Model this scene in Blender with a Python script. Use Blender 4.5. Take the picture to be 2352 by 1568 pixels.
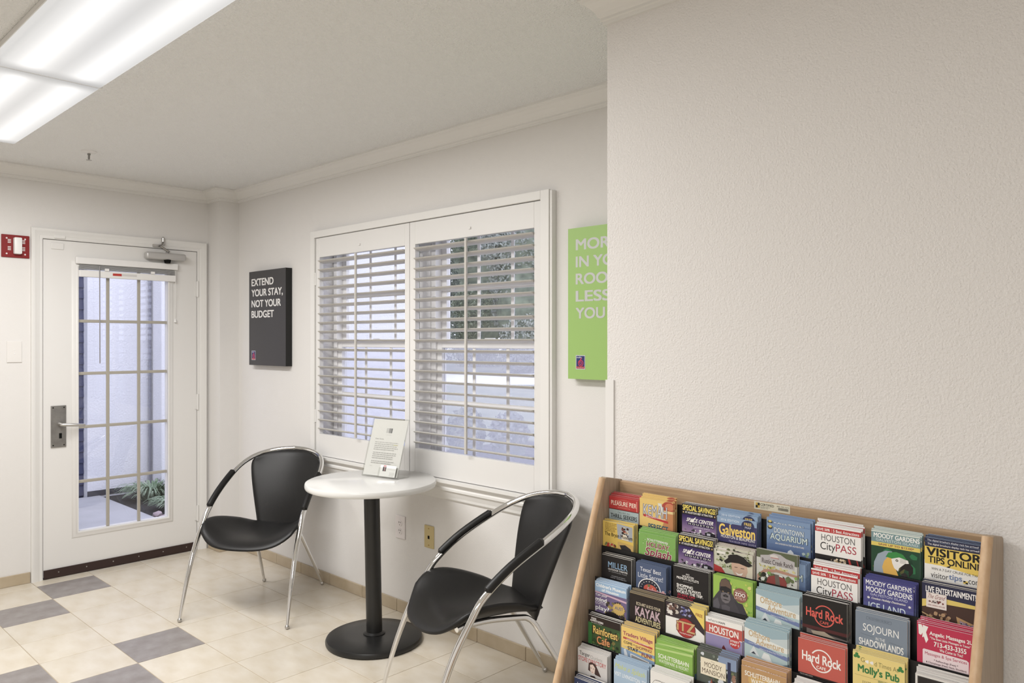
import bpy, bmesh, math, random, re
from mathutils import Vector, Matrix
random.seed(7)
for o in list(bpy.data.objects): bpy.data.objects.remove(o)
scene = bpy.context.scene
COL = scene.collection
PI = math.pi
# ------------------------------------------------------------------ camera, world, exposure
cam_d = bpy.data.cameras.new('camera'); cam = bpy.data.objects.new('camera', cam_d); COL.objects.link(cam)
cam.location = (5.1928, -2.5208, 1.4272); cam.rotation_euler = (PI/2, 0, math.radians(43.6505))
cam_d.sensor_fit = 'HORIZONTAL'; cam_d.sensor_width = 36.0; cam_d.lens = 36.0*1756.888/2352
cam_d.clip_start = 0.05; cam_d.clip_end = 300
scene.camera = cam
world = bpy.data.worlds.new('overcast_sky'); scene.world = world; world.use_nodes = True
bgn = world.node_tree.nodes['Background']; bgn.inputs[0].default_value = (0.80, 0.815, 1.0, 1); bgn.inputs[1].default_value = 2.5
vs = scene.view_settings
vs.view_transform = 'Standard'; vs.look = 'None'; vs.gamma = 1.0; vs.use_curve_mapping = False; vs.exposure = 0.08
LAMP_W = 32.0            # watts of each four-foot lamp pair in a ceiling fixture
LAMP_COL = (1.0, 0.985, 0.968)

# ------------------------------------------------------------------ helpers
def lin(c):
    c /= 255.0
    return c/12.92 if c <= 0.04045 else ((c+0.055)/1.055)**2.4
def rgb(r, g, b, k=1.0): return tuple(min(0.92, lin(v)*k) for v in (r, g, b))
MATS = {}
def mat(name, col, rough=0.5, metal=0.0, spec=0.5, noise=None, bump=None, mix=None, obj_random=0.0):
    """principled material; noise=(scale, strength, stretch) colour variation, bump=(scale, strength, distance)"""
    if name in MATS: return MATS[name]
    m = bpy.data.materials.new(name); m.use_nodes = True
    nt = m.node_tree; p = nt.nodes['Principled BSDF']
    p.inputs['Base Color'].default_value = (*col, 1); p.inputs['Roughness'].default_value = rough
    p.inputs['Metallic'].default_value = metal; p.inputs['Specular IOR Level'].default_value = spec
    tc = None
    def coords(stretch):
        tc = nt.nodes.new('ShaderNodeTexCoord'); mp = nt.nodes.new('ShaderNodeMapping')
        nt.links.new(tc.outputs['Object'], mp.inputs[0]); mp.inputs['Scale'].default_value = stretch
        return mp.outputs[0]
    if noise:
        n = nt.nodes.new('ShaderNodeTexNoise'); n.inputs['Scale'].default_value = noise[0]; n.inputs['Detail'].default_value = 6
        nt.links.new(coords(noise[2] if len(noise) > 2 else (1, 1, 1)), n.inputs['Vector'])
        r = nt.nodes.new('ShaderNodeMix'); r.data_type = 'RGBA'
        mr = nt.nodes.new('ShaderNodeMapRange'); mr.inputs[1].default_value = 0.3; mr.inputs[2].default_value = 0.7
        nt.links.new(n.outputs['Fac'], mr.inputs[0]); nt.links.new(mr.outputs[0], r.inputs[0])
        a = noise[1]; c2 = mix if mix else tuple(max(0, c*(1-a)) for c in col)
        r.inputs[6].default_value = (*col, 1); r.inputs[7].default_value = (*c2, 1)
        out = r.outputs[2]
        if obj_random:
            oi = nt.nodes.new('ShaderNodeObjectInfo'); hs = nt.nodes.new('ShaderNodeHueSaturation')
            m2 = nt.nodes.new('ShaderNodeMapRange'); m2.inputs[3].default_value = 1-obj_random; m2.inputs[4].default_value = 1+obj_random
            nt.links.new(oi.outputs['Random'], m2.inputs[0]); nt.links.new(m2.outputs[0], hs.inputs['Value'])
            nt.links.new(out, hs.inputs['Color']); out = hs.outputs[0]
        nt.links.new(out, p.inputs['Base Color'])
    if bump:
        n = nt.nodes.new('ShaderNodeTexNoise'); n.inputs['Scale'].default_value = bump[0]; n.inputs['Detail'].default_value = 3
        nt.links.new(coords((1, 1, 1)), n.inputs['Vector'])
        b = nt.nodes.new('ShaderNodeBump'); b.inputs['Strength'].default_value = bump[1]; b.inputs['Distance'].default_value = bump[2]
        nt.links.new(n.outputs['Fac'], b.inputs['Height']); nt.links.new(b.outputs[0], p.inputs['Normal'])
    MATS[name] = m
    return m
def ink(c, rough=0.42):
    k = 'ink_%02x%02x%02x' % tuple(int(v) for v in c)
    q = rgb(*c, 1.04); y = .3*q[0]+.6*q[1]+.1*q[2]
    return mat(k, tuple(.84*v+.16*y for v in q), rough, spec=0.35)
def glass_mat(name, tint=(1, 1, 1), gloss=0.05, rough=0.01):
    if name in MATS: return MATS[name]
    m = bpy.data.materials.new(name); m.use_nodes = True; nt = m.node_tree; nt.nodes.clear()
    o = nt.nodes.new('ShaderNodeOutputMaterial'); mx = nt.nodes.new('ShaderNodeMixShader')
    t = nt.nodes.new('ShaderNodeBsdfTransparent'); t.inputs[0].default_value = (*tint, 1)
    g = nt.nodes.new('ShaderNodeBsdfGlossy'); g.inputs['Roughness'].default_value = rough
    f = nt.nodes.new('ShaderNodeLayerWeight'); f.inputs[0].default_value = 0.5
    pw = nt.nodes.new('ShaderNodeMath'); pw.operation = 'POWER'; pw.inputs[1].default_value = 5
    ad = nt.nodes.new('ShaderNodeMath'); ad.operation = 'MULTIPLY_ADD'; ad.inputs[1].default_value = 0.8; ad.inputs[2].default_value = gloss
    nt.links.new(f.outputs['Facing'], pw.inputs[0]); nt.links.new(pw.outputs[0], ad.inputs[0]); nt.links.new(ad.outputs[0], mx.inputs[0])
    nt.links.new(t.outputs[0], mx.inputs[1]); nt.links.new(g.outputs[0], mx.inputs[2]); nt.links.new(mx.outputs[0], o.inputs[0])
    MATS[name] = m
    return m
def veil_mat(name, col, cover):
    """a fine mesh (insect screen): part see-through, part diffuse"""
    m = bpy.data.materials.new(name); m.use_nodes = True; nt = m.node_tree; nt.nodes.clear()
    o = nt.nodes.new('ShaderNodeOutputMaterial'); mx = nt.nodes.new('ShaderNodeMixShader')
    t = nt.nodes.new('ShaderNodeBsdfTransparent'); d = nt.nodes.new('ShaderNodeBsdfTranslucent'); d.inputs[0].default_value = (*col, 1)
    mx.inputs[0].default_value = cover
    nt.links.new(t.outputs[0], mx.inputs[1]); nt.links.new(d.outputs[0], mx.inputs[2]); nt.links.new(mx.outputs[0], o.inputs[0])
    MATS[name] = m
    return m

class MB:
    """collects shapes into one mesh"""
    def __init__(s): s.v = []; s.f = []; s.m = []
    def add(s, vs, fs, mi=0):
        o = len(s.v); s.v += [tuple(v) for v in vs]; s.f += [tuple(i+o for i in f) for f in fs]; s.m += [mi]*len(fs)
        return s
    def box(s, x0, y0, z0, x1, y1, z1, mi=0):
        x0, x1 = min(x0, x1), max(x0, x1); y0, y1 = min(y0, y1), max(y0, y1); z0, z1 = min(z0, z1), max(z0, z1)
        vs = [(x0,y0,z0),(x1,y0,z0),(x1,y1,z0),(x0,y1,z0),(x0,y0,z1),(x1,y0,z1),(x1,y1,z1),(x0,y1,z1)]
        return s.add(vs, [(0,3,2,1),(4,5,6,7),(0,1,5,4),(1,2,6,5),(2,3,7,6),(3,0,4,7)], mi)
    def tube(s, pts, r, n=10, caps=True, closed=False, mi=0):
        pts = [Vector(p) for p in pts]; N = len(pts)
        rs = r if isinstance(r, (list, tuple)) else [r]*N
        vs = []; up = Vector((0.123, 0.31, 0.94)).normalized(); prev = None
        for i, p in enumerate(pts):
            a = pts[i-1] if (i > 0 or closed) else p; b = pts[(i+1) % N] if (i < N-1 or closed) else p
            t = (b-a).normalized()
            if prev is None: u = up.cross(t).normalized()
            else: u = (prev - t*prev.dot(t)).normalized()
            prev = u; w = t.cross(u)
            vs += [p + (u*math.cos(2*PI*k/n)+w*math.sin(2*PI*k/n))*rs[i] for k in range(n)]
        fs = []
        for i in range(N if closed else N-1):
            for k in range(n):
                a = i*n+k; b = i*n+(k+1) % n; j = ((i+1) % N)*n
                fs.append((a, b, j+(k+1) % n, j+k))
        if caps and not closed:
            fs.append(tuple(range(n-1, -1, -1))); fs.append(tuple((N-1)*n+k for k in range(n)))
        return s.add(vs, fs, mi)
    def lathe(s, prof, n=32, c=(0, 0, 0), axis='Z', mi=0):
        vs = []; fs = []
        for (r, h) in prof:
            for k in range(n):
                a = 2*PI*k/n; x, y = r*math.cos(a), r*math.sin(a)
                q = {'Z': (x, y, h), 'X': (h, x, y), 'Y': (x, h, -y)}[axis]
                vs.append((q[0]+c[0], q[1]+c[1], q[2]+c[2]))
        m = len(prof)
        for i in range(m-1):
            for k in range(n):
                fs.append((i*n+k, i*n+(k+1) % n, (i+1)*n+(k+1) % n, (i+1)*n+k))
        if prof[0][0] > 1e-6: fs.append(tuple(range(n-1, -1, -1)))
        if prof[-1][0] > 1e-6: fs.append(tuple((m-1)*n+k for k in range(n)))
        return s.add(vs, fs, mi)
    def prism(s, poly, a0, a1, axis='Y', mi=0):
        """polygon in the plane across `axis`, swept from a0 to a1. axis X: poly=(y,z); Y: poly=(x,z); Z: poly=(x,y)"""
        n = len(poly)
        def P(q, a): return {'X': (a, q[0], q[1]), 'Y': (q[0], a, q[1]), 'Z': (q[0], q[1], a)}[axis]
        vs = [P(q, a0) for q in poly]+[P(q, a1) for q in poly]
        fs = [tuple(range(n)), tuple(range(2*n-1, n-1, -1))]+[(i, (i+1) % n, n+(i+1) % n, n+i) for i in range(n)]
        return s.add(vs, fs, mi)
    def xf(s, M):
        s.v = [tuple(M @ Vector(v)) for v in s.v]; return s
    def mesh(s, name, mats, smooth=False, bevel=0.0, seg=2):
        me = bpy.data.meshes.new(name); me.from_pydata(s.v, [], s.f)
        mats = mats if isinstance(mats, (list, tuple)) else [mats]
        for m in mats: me.materials.append(m)
        me.polygons.foreach_set('material_index', s.m)
        bm = bmesh.new(); bm.from_mesh(me)
        bmesh.ops.recalc_face_normals(bm, faces=bm.faces)
        if bevel > 0:
            es = [e for e in bm.edges if len(e.link_faces) == 2 and e.calc_face_angle(0) > 0.6]
            bmesh.ops.bevel(bm, geom=es, offset=bevel, segments=seg, affect='EDGES', clamp_overlap=True, profile=0.5)
        bm.to_mesh(me); bm.free()
        if smooth:
            me.polygons.foreach_set('use_smooth', [True]*len(me.polygons))
            me.set_sharp_from_angle(angle=math.radians(38))
        return me
    def build(s, name, mats, parent=None, smooth=False, bevel=0.0, seg=2, **kw):
        return link(name, s.mesh(name, mats, smooth, bevel, seg), parent, **kw)
def link(name, me, parent=None, loc=None, rotz=None, label=None, cat=None, group=None, kind=None):
    o = bpy.data.objects.new(name, me); COL.objects.link(o)
    if parent: o.parent = parent
    if loc: o.location = loc
    if rotz: o.rotation_euler = (0, 0, rotz)
    if label: o['label'] = label
    if cat: o['category'] = cat
    if group: o['group'] = group
    if kind: o['kind'] = kind
    return o
def thing(name, label, cat, loc=(0, 0, 0), rotz=0.0, group=None):
    return link(name, None, None, loc, rotz, label, cat, group)
def struct(name, mb, m, parent=None, **kw):
    o = mb.build(name, m, parent, **kw); o['kind'] = 'structure'; return o
def copy_tree(o, parent=None):
    c = o.copy(); COL.objects.link(c); c.parent = parent
    for ch in list(o.children): copy_tree(ch, c)
    return c

# ------------------------------------------------------------------ flat print (lettering and pictures)
_tc = {}
TEXT_RES = 4
def glyphs(txt, spacing=1.0):
    k = (txt, spacing, TEXT_RES)
    if k in _tc: return _tc[k]
    cu = bpy.data.curves.new('lettering_tmp', 'FONT'); cu.body = txt; cu.size = 1; cu.resolution_u = TEXT_RES; cu.space_character = spacing
    ob = bpy.data.objects.new('lettering_tmp', cu); me = bpy.data.meshes.new_from_object(ob)
    V = [(v.co.x, v.co.y) for v in me.vertices]; F = [tuple(p.vertices) for p in me.polygons]
    bpy.data.objects.remove(ob); bpy.data.meshes.remove(me); bpy.data.curves.remove(cu)
    xs = [v[0] for v in V]; ys = [v[1] for v in V]
    x0, x1, y0, y1 = min(xs), max(xs), min(ys), max(ys)
    V = [((x-x0)/(x1-x0), (y-y0)/(y1-y0)) for x, y in V]
    _tc[k] = (V, F, x1-x0, y1-y0)
    return _tc[k]
class Print:
    """flat shapes on a sheet: x to the right, y DOWN, unit = sheet width; layers are stacked by hairline offsets"""
    def __init__(s): s.items = []
    def P(s, pts, c): s.items.append(([tuple(p) for p in pts], [tuple(range(len(pts)))], c)); return s
    def R(s, x0, y0, x1, y1, c): return s.P([(x0, y1), (x1, y1), (x1, y0), (x0, y0)], c)
    def E(s, cx, cy, rx, ry, c, n=28, a0=0, a1=2*PI):
        return s.P([(cx+rx*math.cos(a0+(a1-a0)*i/n), cy-ry*math.sin(a0+(a1-a0)*i/n)) for i in range(n)], c)
    def ring(s, cx, cy, rx, ry, w, c, a0=0, a1=2*PI, n=40):
        V = []; F = []
        for i in range(n+1):
            a = a0+(a1-a0)*i/n
            V += [(cx+rx*math.cos(a), cy-ry*math.sin(a)), (cx+(rx-w)*math.cos(a), cy-(ry-w)*math.sin(a))]
        for i in range(n): F.append((2*i, 2*i+2, 2*i+3, 2*i+1))
        s.items.append((V, F, c)); return s
    def star(s, cx, cy, r, k, c, inner=0.8):
        return s.P([(cx+r*(1 if i % 2 else inner)*math.cos(PI*i/k), cy+r*(1 if i % 2 else inner)*math.sin(PI*i/k)) for i in range(2*k)], c)
    def T(s, txt, x0, y0, x1, y1, c, b=0.0, sp=1.0, shear=0.0, drop=0.0):
        V, F, we, he = glyphs(txt, sp)
        bx = max(0.0, b)*0.8*(x1-x0)/we; by = max(0.0, b)*0.55*(y1-y0)/he      # heavier weight: the line printed again, a hair to each side
        x0 += bx; x1 -= bx; y0 += by; y1 -= by
        for ox, oy in (((0, 0),) if b <= 0 else ((-bx, -by), (bx, by), (-bx, by), (bx, -by))):
            s.items.append(([(x0+ox+(x1-x0)*u+shear*(v-0.5)*(y1-y0), y1+oy-(y1-y0)*v+0.15*drop*(u-0.5)) for u, v in V], F, c))
        return s
    def lines(s, x0, y0, x1, n, dy, h, c, rag=0.2):
        for i in range(n):
            x = x0; e = x1-(random.random()*rag*(x1-x0) if i == n-1 or random.random() < .4 else 0)
            while x < e-0.01:
                w = random.uniform(.02, .07)*(x1-x0)*2; s.R(x, y0+i*dy, min(x+w, e), y0+i*dy+h, c); x += w+0.012
        return s
    def blobs(s, x0, y0, x1, y1, n, cols, r0, r1):
        for _ in range(n):
            r = random.uniform(r0, r1); cx = random.uniform(x0+r, x1-r); cy = random.uniform(y0+r, y1-r); k = random.randint(5, 8); ph = random.random()
            s.P([(cx+r*random.uniform(.6, 1)*math.cos(2*PI*i/k+ph), cy-r*random.uniform(.6, 1)*math.sin(2*PI*i/k+ph)) for i in range(k)], random.choice(cols))
        return s
    def mesh(s, name, W, H, hair=0.000012, ys=1.0):
        """sheet of width W, height H (m), origin at the top-left corner of the sheet; x right, z up, faces -Y"""
        V = []; F = []; MI = []; slot = {}; mats = []
        top = H/W
        for L, (vs, fs, c) in enumerate(s.items):
            c = tuple(int(q) for q in c)
            if c not in slot: slot[c] = len(mats); mats.append(ink(c))
            o = len(V); y = -(0.00006+L*hair)
            V += [(min(max(x, 0.0), 1.0)*W, y, -min(max(v*ys, 0.0), top)*W) for x, v in vs]
            F += [tuple(i+o for i in f) for f in fs]; MI += [slot[c]]*len(fs)
        me = bpy.data.meshes.new(name); me.from_pydata(V, [], F)
        for m in mats: me.materials.append(m)
        me.polygons.foreach_set('material_index', MI)
        return me
# ------------------------------------------------------------------ surface materials
M_wall = mat('painted_wall', (0.735, 0.718, 0.700), 0.75, spec=0.25, bump=(260, 0.22, 0.004))
M_part = mat('textured_wall', (0.785, 0.765, 0.752), 0.75, spec=0.25, bump=(210, 0.5, 0.005))
M_ceil = mat('stippled_ceiling', (0.915, 0.915, 0.91), 0.9, spec=0.1, bump=(150, 0.8, 0.014))
M_trim = mat('white_trim', (0.76, 0.75, 0.73), 0.4, spec=0.4)
M_door = mat('door_paint', (0.75, 0.738, 0.72), 0.42, spec=0.4)
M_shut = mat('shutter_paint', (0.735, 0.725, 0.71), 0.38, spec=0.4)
M_louver = mat('louver_paint', (0.57, 0.55, 0.515), 0.4, spec=0.4)  # darker than the shutter frames: backlit shade put into the colour
M_tile = mat('cream_tile', rgb(214, 207, 195), 0.28, spec=0.4, noise=(6, 0.10, (1, 1.8, 1)), mix=rgb(199, 188, 169), obj_random=0.035)
M_tdark = mat('grey_tile', rgb(128, 121, 118), 0.35, spec=0.35, noise=(14, 0.12), mix=rgb(148, 143, 142), obj_random=0.05)
M_grout = mat('grout', rgb(176, 163, 144), 0.9, spec=0.1)
M_btile = mat('baseboard_tile', rgb(188, 174, 152), 0.4, spec=0.35, noise=(9, 0.12), mix=rgb(173, 157, 132), obj_random=0.05)
M_chrome = mat('chrome', (0.82, 0.82, 0.82), 0.06, metal=1.0)
M_satin = mat('satin_metal', (0.55, 0.54, 0.53), 0.32, metal=1.0)
M_pewter = mat('pewter', (0.36, 0.35, 0.34), 0.4, metal=0.9, noise=(20, 0.3))
M_wallp = mat('plate_paint', (0.75, 0.73, 0.705), 0.45)
M_alum = mat('aluminium_paint', (0.50, 0.49, 0.48), 0.38, metal=0.35)
M_leather = mat('black_leather', (0.008, 0.0075, 0.0075), 0.42, spec=0.36, bump=(420, 0.12, 0.002))
M_black = mat('black_enamel', (0.012, 0.012, 0.012), 0.33, spec=0.5, bump=(500, 0.06, 0.001))
M_blackp = mat('black_plastic', (0.010, 0.010, 0.011), 0.4, spec=0.4)
M_dark = mat('dark_void', (0.006, 0.006, 0.006), 0.8, spec=0.1)
M_top = mat('white_laminate', (0.69, 0.685, 0.67), 0.16, spec=0.5)
M_white = mat('white_plastic', (0.80, 0.79, 0.78), 0.35, spec=0.4)
M_sweep = mat('brown_sweep', (0.030, 0.014, 0.012), 0.5)
M_glass = glass_mat('window_glass', (0.97, 0.975, 0.98), 0.05)
M_acryl = glass_mat('clear_acrylic', (0.96, 0.965, 0.96), 0.06)
M_oak = mat('oak_laminate', rgb(192, 164, 131), 0.42, spec=0.35, noise=(7, 0.3, (1.2, 14, 26)), mix=rgb(168, 138, 108))
M_oakv = mat('oak_side', rgb(184, 166, 146), 0.45, spec=0.35, noise=(9, 0.25, (26, 26, 1.6)), mix=rgb(160, 140, 120))
M_edge = mat('rack_edge', rgb(212, 183, 149), 0.4, spec=0.4, noise=(60, 0.15, (1, 1, 0.5)), mix=rgb(196, 162, 128))
M_ivory = mat('ivory_plastic', rgb(196, 178, 128), 0.4)

# ------------------------------------------------------------------ room shell
CZ = 2.46                                    # ceiling height
XR, YF = 7.0, -5.6                           # far right wall, wall behind the camera
PX, PY = 3.806, -0.65                        # corner of the projecting wall
WIN = (1.205, 2.978, 0.765, 2.03)            # opening behind the shutters
DY0, DY1, DH = -1.145, -0.217, 2.04          # door leaf
def wall_with_hole(mb, axis, a0, a1, z0, z1, t0, t1, hole):
    """wall slab along an axis with one rectangular hole (h0,h1,hz0,hz1)"""
    h0, h1, hz0, hz1 = hole
    def b(p, q, r, s_):
        if q-p < 1e-4 or s_-r < 1e-4: return
        if axis == 'X': mb.box(p, t0, r, q, t1, s_)
        else: mb.box(t0, p, r, t1, q, s_)
    b(a0, h0, z0, z1); b(h1, a1, z0, z1); b(h0, h1, z0, hz0); b(h0, h1, hz1, z1)
mb = MB(); wall_with_hole(mb, 'X', -0.16, XR, -0.1, CZ, 0, 0.16, WIN)
w_back = struct('wall_back', mb, M_wall)
mb = MB(); wall_with_hole(mb, 'Y', YF, 0.0, -0.1, CZ, -0.16, 0, (DY0-0.012, DY1+0.012, -0.1, DH+0.012))
w_left = struct('wall_left', mb, M_wall)
chase = struct('wall_corner', MB().box(0, -0.135, 0, 0.177, 0, CZ), M_wall)
w_part = struct('wall_right', MB().box(PX, PY, 0, XR, 0, CZ), M_part)
struct('wall_front', MB().box(-0.16, YF-0.15, -0.1, XR+0.15, YF, CZ), M_wall)
struct('wall_far', MB().box(XR, YF, -0.1, XR+0.15, 0.16, CZ), M_wall)
struct('ceiling', MB().box(-0.16, YF-0.15, CZ, XR+0.15, 0.16, CZ+0.1), M_ceil)
# floor: slab of grout with tiles on it
floor = struct('floor', MB().box(-0.16, YF-0.15, -0.12, XR+0.15, 0.16, -0.0015), M_grout)
TS, TX, TY = 0.3061, 0.1162, -1.2094
g = 0.0016
DARK = {(0, 0), (1, -1), (4, 0), (5, -1), (4, -2), (8, -2), (9, -3), (2, -4), (3, -5)}
tile_me = {}
def tile_mesh(w, d, dark):
    k = (round(w, 4), round(d, 4), dark)
    if k not in tile_me:
        tile_me[k] = MB().box(g, g, -0.006, w-g, d-g, 0.0).mesh('floor_tile', M_tdark if dark else M_tile, bevel=0.0009, seg=1)
    return tile_me[k]
rest = MB()
for i in range(-1, 23):
    for j in range(-15, 5):
        x0, x1 = TX+i*TS, TX+(i+1)*TS; y0, y1 = TY+j*TS, TY+(j+1)*TS
        x0, x1, y0, y1 = max(x0, 0.0), min(x1, XR), max(y0, YF), min(y1, 0.0)
        if x1-x0 < 0.01 or y1-y0 < 0.01 or (x0 > PX and y0 > PY): continue
        if i <= 12 and j >= -5:
            link('floor_tile', tile_mesh(x1-x0, y1-y0, (i, j) in DARK), floor, (x0, y0, 0))
        else: rest.box(x0+g, y0+g, -0.006, x1-g, y1-g, 0)
o = rest.build('floor_tile_field', M_tile, floor); o['kind'] = 'stuff'
# baseboards of cut tile
def base_pieces(parent, pts, horiz, along, t=0.0095, h=0.0635):
    """pieces between consecutive joints; along = fixed coordinate of the wall face; horiz 'X' or 'Y', sign of thickness in t"""
    for a, b in zip(pts[:-1], pts[1:]):
        m = MB()
        if horiz == 'X': m.box(a+0.0012, along, 0.0005, b-0.0012, along+t, h)
        else: m.box(along, a+0.0012, 0.0005, along+t, b-0.0012, h)
        m.build('baseboard_tile', M_btile, parent, bevel=0.0015, seg=1)
bb = struct('baseboard_back', MB().box(0.177, -0.004, 0.0, PX, 0.0, 0.0615), M_grout)
base_pieces(bb, [0.1865, 0.41, 0.7065, 1.0, 1.317, 1.639, 1.953, 2.26, 2.566, 2.88, 3.19, 3.5, PX], 'X', 0.0, -0.0095)
bl = struct('baseboard_left', MB().box(0, YF, 0, 0.004, -1.2125, 0.0615), M_grout)
base_pieces(bl, [-1.213-0.306*k for k in range(9, -1, -1)], 'Y', 0.0, 0.0095)
bc = struct('baseboard_corner', MB().box(0.02, -0.139, 0, 0.1805, 0.0, 0.0615), M_grout)
base_pieces(bc, [0.02, 0.1865], 'X', -0.135, -0.0095); base_pieces(bc, [-0.1445, -0.0095], 'Y', 0.177, 0.0095)
br = struct('baseboard_right', MB().box(PX, PY-0.004, 0, XR, PY, 0.0615), M_grout)
base_pieces(br, [PX+0.306*k for k in range(11)], 'X', PY, -0.0095)

def sweep(path, prof, closed=False):
    """sweep profile [(out, z)] along a floor path, out = to the right of travel, mitred"""
    n = len(path); P = [Vector(p) for p in path]; mb = MB(); offs = []
    for i in range(n):
        d1 = (P[i]-P[i-1]).normalized() if i > 0 else None
        d2 = (P[i+1]-P[i]).normalized() if i < n-1 else None
        n1 = Vector((d1.y, -d1.x)) if d1 else None; n2 = Vector((d2.y, -d2.x)) if d2 else None
        if n1 is None: q = n2
        elif n2 is None: q = n1
        else: q = (n1+n2); q = q/(q.dot(n1))
        offs.append(q)
    m = len(prof); vs = []
    for i in range(n): vs += [(P[i].x+offs[i].x*o_, P[i].y+offs[i].y*o_, z) for o_, z in prof]
    fs = []
    for i in range(n-1):
        for k in range(m): fs.append((i*m+k, i*m+(k+1) % m, (i+1)*m+(k+1) % m, (i+1)*m+k))
    fs.append(tuple(range(m))); fs.append(tuple((n-1)*m+k for k in range(m-1, -1, -1)))
    return mb.add(vs, fs)
crown = [(0, 2.381), (0.009, 2.381), (0.010, 2.391), (0.016, 2.394), (0.016, 2.401), (0.020, 2.404), (0.024, 2.412), (0.034, 2.427),
         (0.048, 2.440), (0.058, 2.444), (0.060, 2.449), (0.066, 2.451), (0.066, 2.46), (0, 2.46)]
struct('trim_1', sweep([(0, YF), (0, -0.135), (0.177, -0.135), (0.177, 0), (PX, 0), (PX, PY), (XR, PY)], crown), M_trim)
# window casing and moulded apron
cs = MB()
CY = -0.036
for (x0, z0, x1, z1) in ((1.150, 0.75, 1.190, 2.083), (2.991, 0.75, 3.040, 2.083), (1.190, 2.044, 2.991, 2.083)):
    cs.box(x0, CY, z0, x1, 0, z1)
cs.box(3.040, -0.030, 0.75, 3.053, 0, 2.079); cs.box(1.138, -0.030, 0.75, 1.150, 0, 2.079)
struct('trim_2', cs, M_trim, bevel=0.002)
ap = [(0, 0.749), (0.046, 0.749), (0.046, 0.735), (0.040, 0.728), (0.028, 0.722), (0.026, 0.712), (0.030, 0.706), (0.030, 0.696), (0.020, 0.686),
      (0.013, 0.664), (0.012, 0.652), (0.006, 0.645), (0, 0.645)]
struct('trim_3', sweep([(1.12, 0), (3.07, 0)], ap), M_trim)
# corner guard
cg = MB().prism([(PX-0.004, PY-0.004), (PX+0.026, PY-0.004), (PX+0.026, PY-0.0003), (PX-0.0003, PY-0.0003), (PX-0.0003, PY+0.026), (PX-0.004, PY+0.026)], 0.066, 1.312, 'Z')
cg.build('corner_guard', M_white, label='white plastic corner guard strip on the wall edge above the brochure rack', cat='corner guard')

# ------------------------------------------------------------------ windows behind the shutters
def window(name, x0, x1, y=0.085):
    z0, z1 = WIN[2], WIN[3]
    r = struct(name, MB().box(x0, y, z0, x0+0.035, y+0.075, z1).box(x1-0.035, y, z0, x1, y+0.075, z1)
               .box(x0, y, z0, x1, y+0.075, z0+0.035).box(x0, y, z1-0.035, x1, y+0.075, z1), M_white, bevel=0.002)
    zm = 1.41
    for nm, a, b, yy in (('upper_sash', zm-0.018, z1-0.035, y+0.042), ('lower_sash', z0+0.035, zm+0.022, y+0.010)):
        xs, xe = x0+0.035, x1-0.035; w = 0.038
        s_ = MB().box(xs, yy, a, xs+w, yy+0.028, b).box(xe-w, yy, a, xe, yy+0.028, b).box(xs+w, yy, a, xe-w, yy+0.028, a+w).box(xs+w, yy, b-w, xe-w, yy+0.028, b)
        so = s_.build(nm, M_white, r, bevel=0.003)
        gx0, gx1 = xs+w, xe-w
        for k in (1, 2): MB().box(gx0+(gx1-gx0)*k/3-0.010, yy+0.008, a+w, gx0+(gx1-gx0)*k/3+0.010, yy+0.012, b-w).build('muntin', M_white, so)
        zc = (a+b)/2; MB().box(gx0, yy+0.0065, zc-0.010, gx1, yy+0.0125, zc+0.010).build('muntin', M_white, so)
        MB().box(gx0, yy+0.016, a+w, gx1, yy+0.020, b-w).build('pane', M_glass, so)
    MB().box(x0+0.02, y+0.078, z0+0.02, x1-0.02, y+0.0785, zm).build('insect_screen', M_screen, r)
    lk = MB().box((x0+x1)/2-0.03, y+0.004, zm+0.022, (x0+x1)/2+0.03, y+0.024, zm+0.034); lk.build('sash_lock', M_white, r, bevel=0.003)
    return r
M_screen = veil_mat('screen_mesh', (0.58, 0.58, 0.62), 0.32)
window('window_1', 1.212, 2.062); window('window_2', 2.122, 2.970)
struct('window_3', MB().box(2.062, 0.075, WIN[2], 2.122, 0.16, WIN[3]), M_white, bevel=0.003)

# ------------------------------------------------------------------ plantation shutters
LZ = [1.8995-0.0521*k for k in range(20)]
def shutter(label, x0, x1, lx0, lx1, rodx):
    r = thing('plantation_shutter', label, 'shutter', (x0, 0, 0.752), 0, 'shutters over the window')
    W = x1-x0; a, b = lx0-x0, lx1-x0; F, Bk = -0.024, 0.004
    z = lambda v: v-0.752
    MB().box(0, F, 0, a, Bk, z(2.0412)).build('stile', M_shut, r, bevel=0.0012, seg=1)
    MB().box(b, F, 0, W, Bk, z(2.0412)).build('stile', M_shut, r, bevel=0.0012, seg=1)
    MB().box(a, F, z(1.926), b, Bk, z(2.0412)).build('top_rail', M_shut, r, bevel=0.0012, seg=1)
    MB().box(a, F, 0, b, Bk, z(0.880)).build('bottom_rail', M_shut, r, bevel=0.0012, seg=1)
    n = 14; poly = []
    for k in range(n):
        t = 2*PI*k/n; yy, zz = 0.0315*math.cos(t), 0.0058*math.sin(t); c_, s_ = math.cos(math.radians(-11)), math.sin(math.radians(-11))
        poly.append((yy*c_-zz*s_-0.008, yy*s_+zz*c_))
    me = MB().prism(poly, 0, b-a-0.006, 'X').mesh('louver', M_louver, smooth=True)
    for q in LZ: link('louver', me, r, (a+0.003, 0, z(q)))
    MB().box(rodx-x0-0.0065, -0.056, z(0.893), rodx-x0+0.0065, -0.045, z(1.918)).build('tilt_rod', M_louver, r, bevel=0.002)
    MB().box(rodx-x0-0.006, F-0.006, z(1.962), rodx-x0+0.008, F, z(1.972)).build('rod_catch', M_trim, r)
    hx = -0.002 if x0 < 2 else W+0.002
    for hz in (0.985, 1.80):
        MB().tube([(hx, F-0.003, z(hz-0.038)), (hx, F-0.003, z(hz+0.038))], 0.0045, 8).build('hinge', M_trim, r, smooth=True)
    return r
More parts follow.
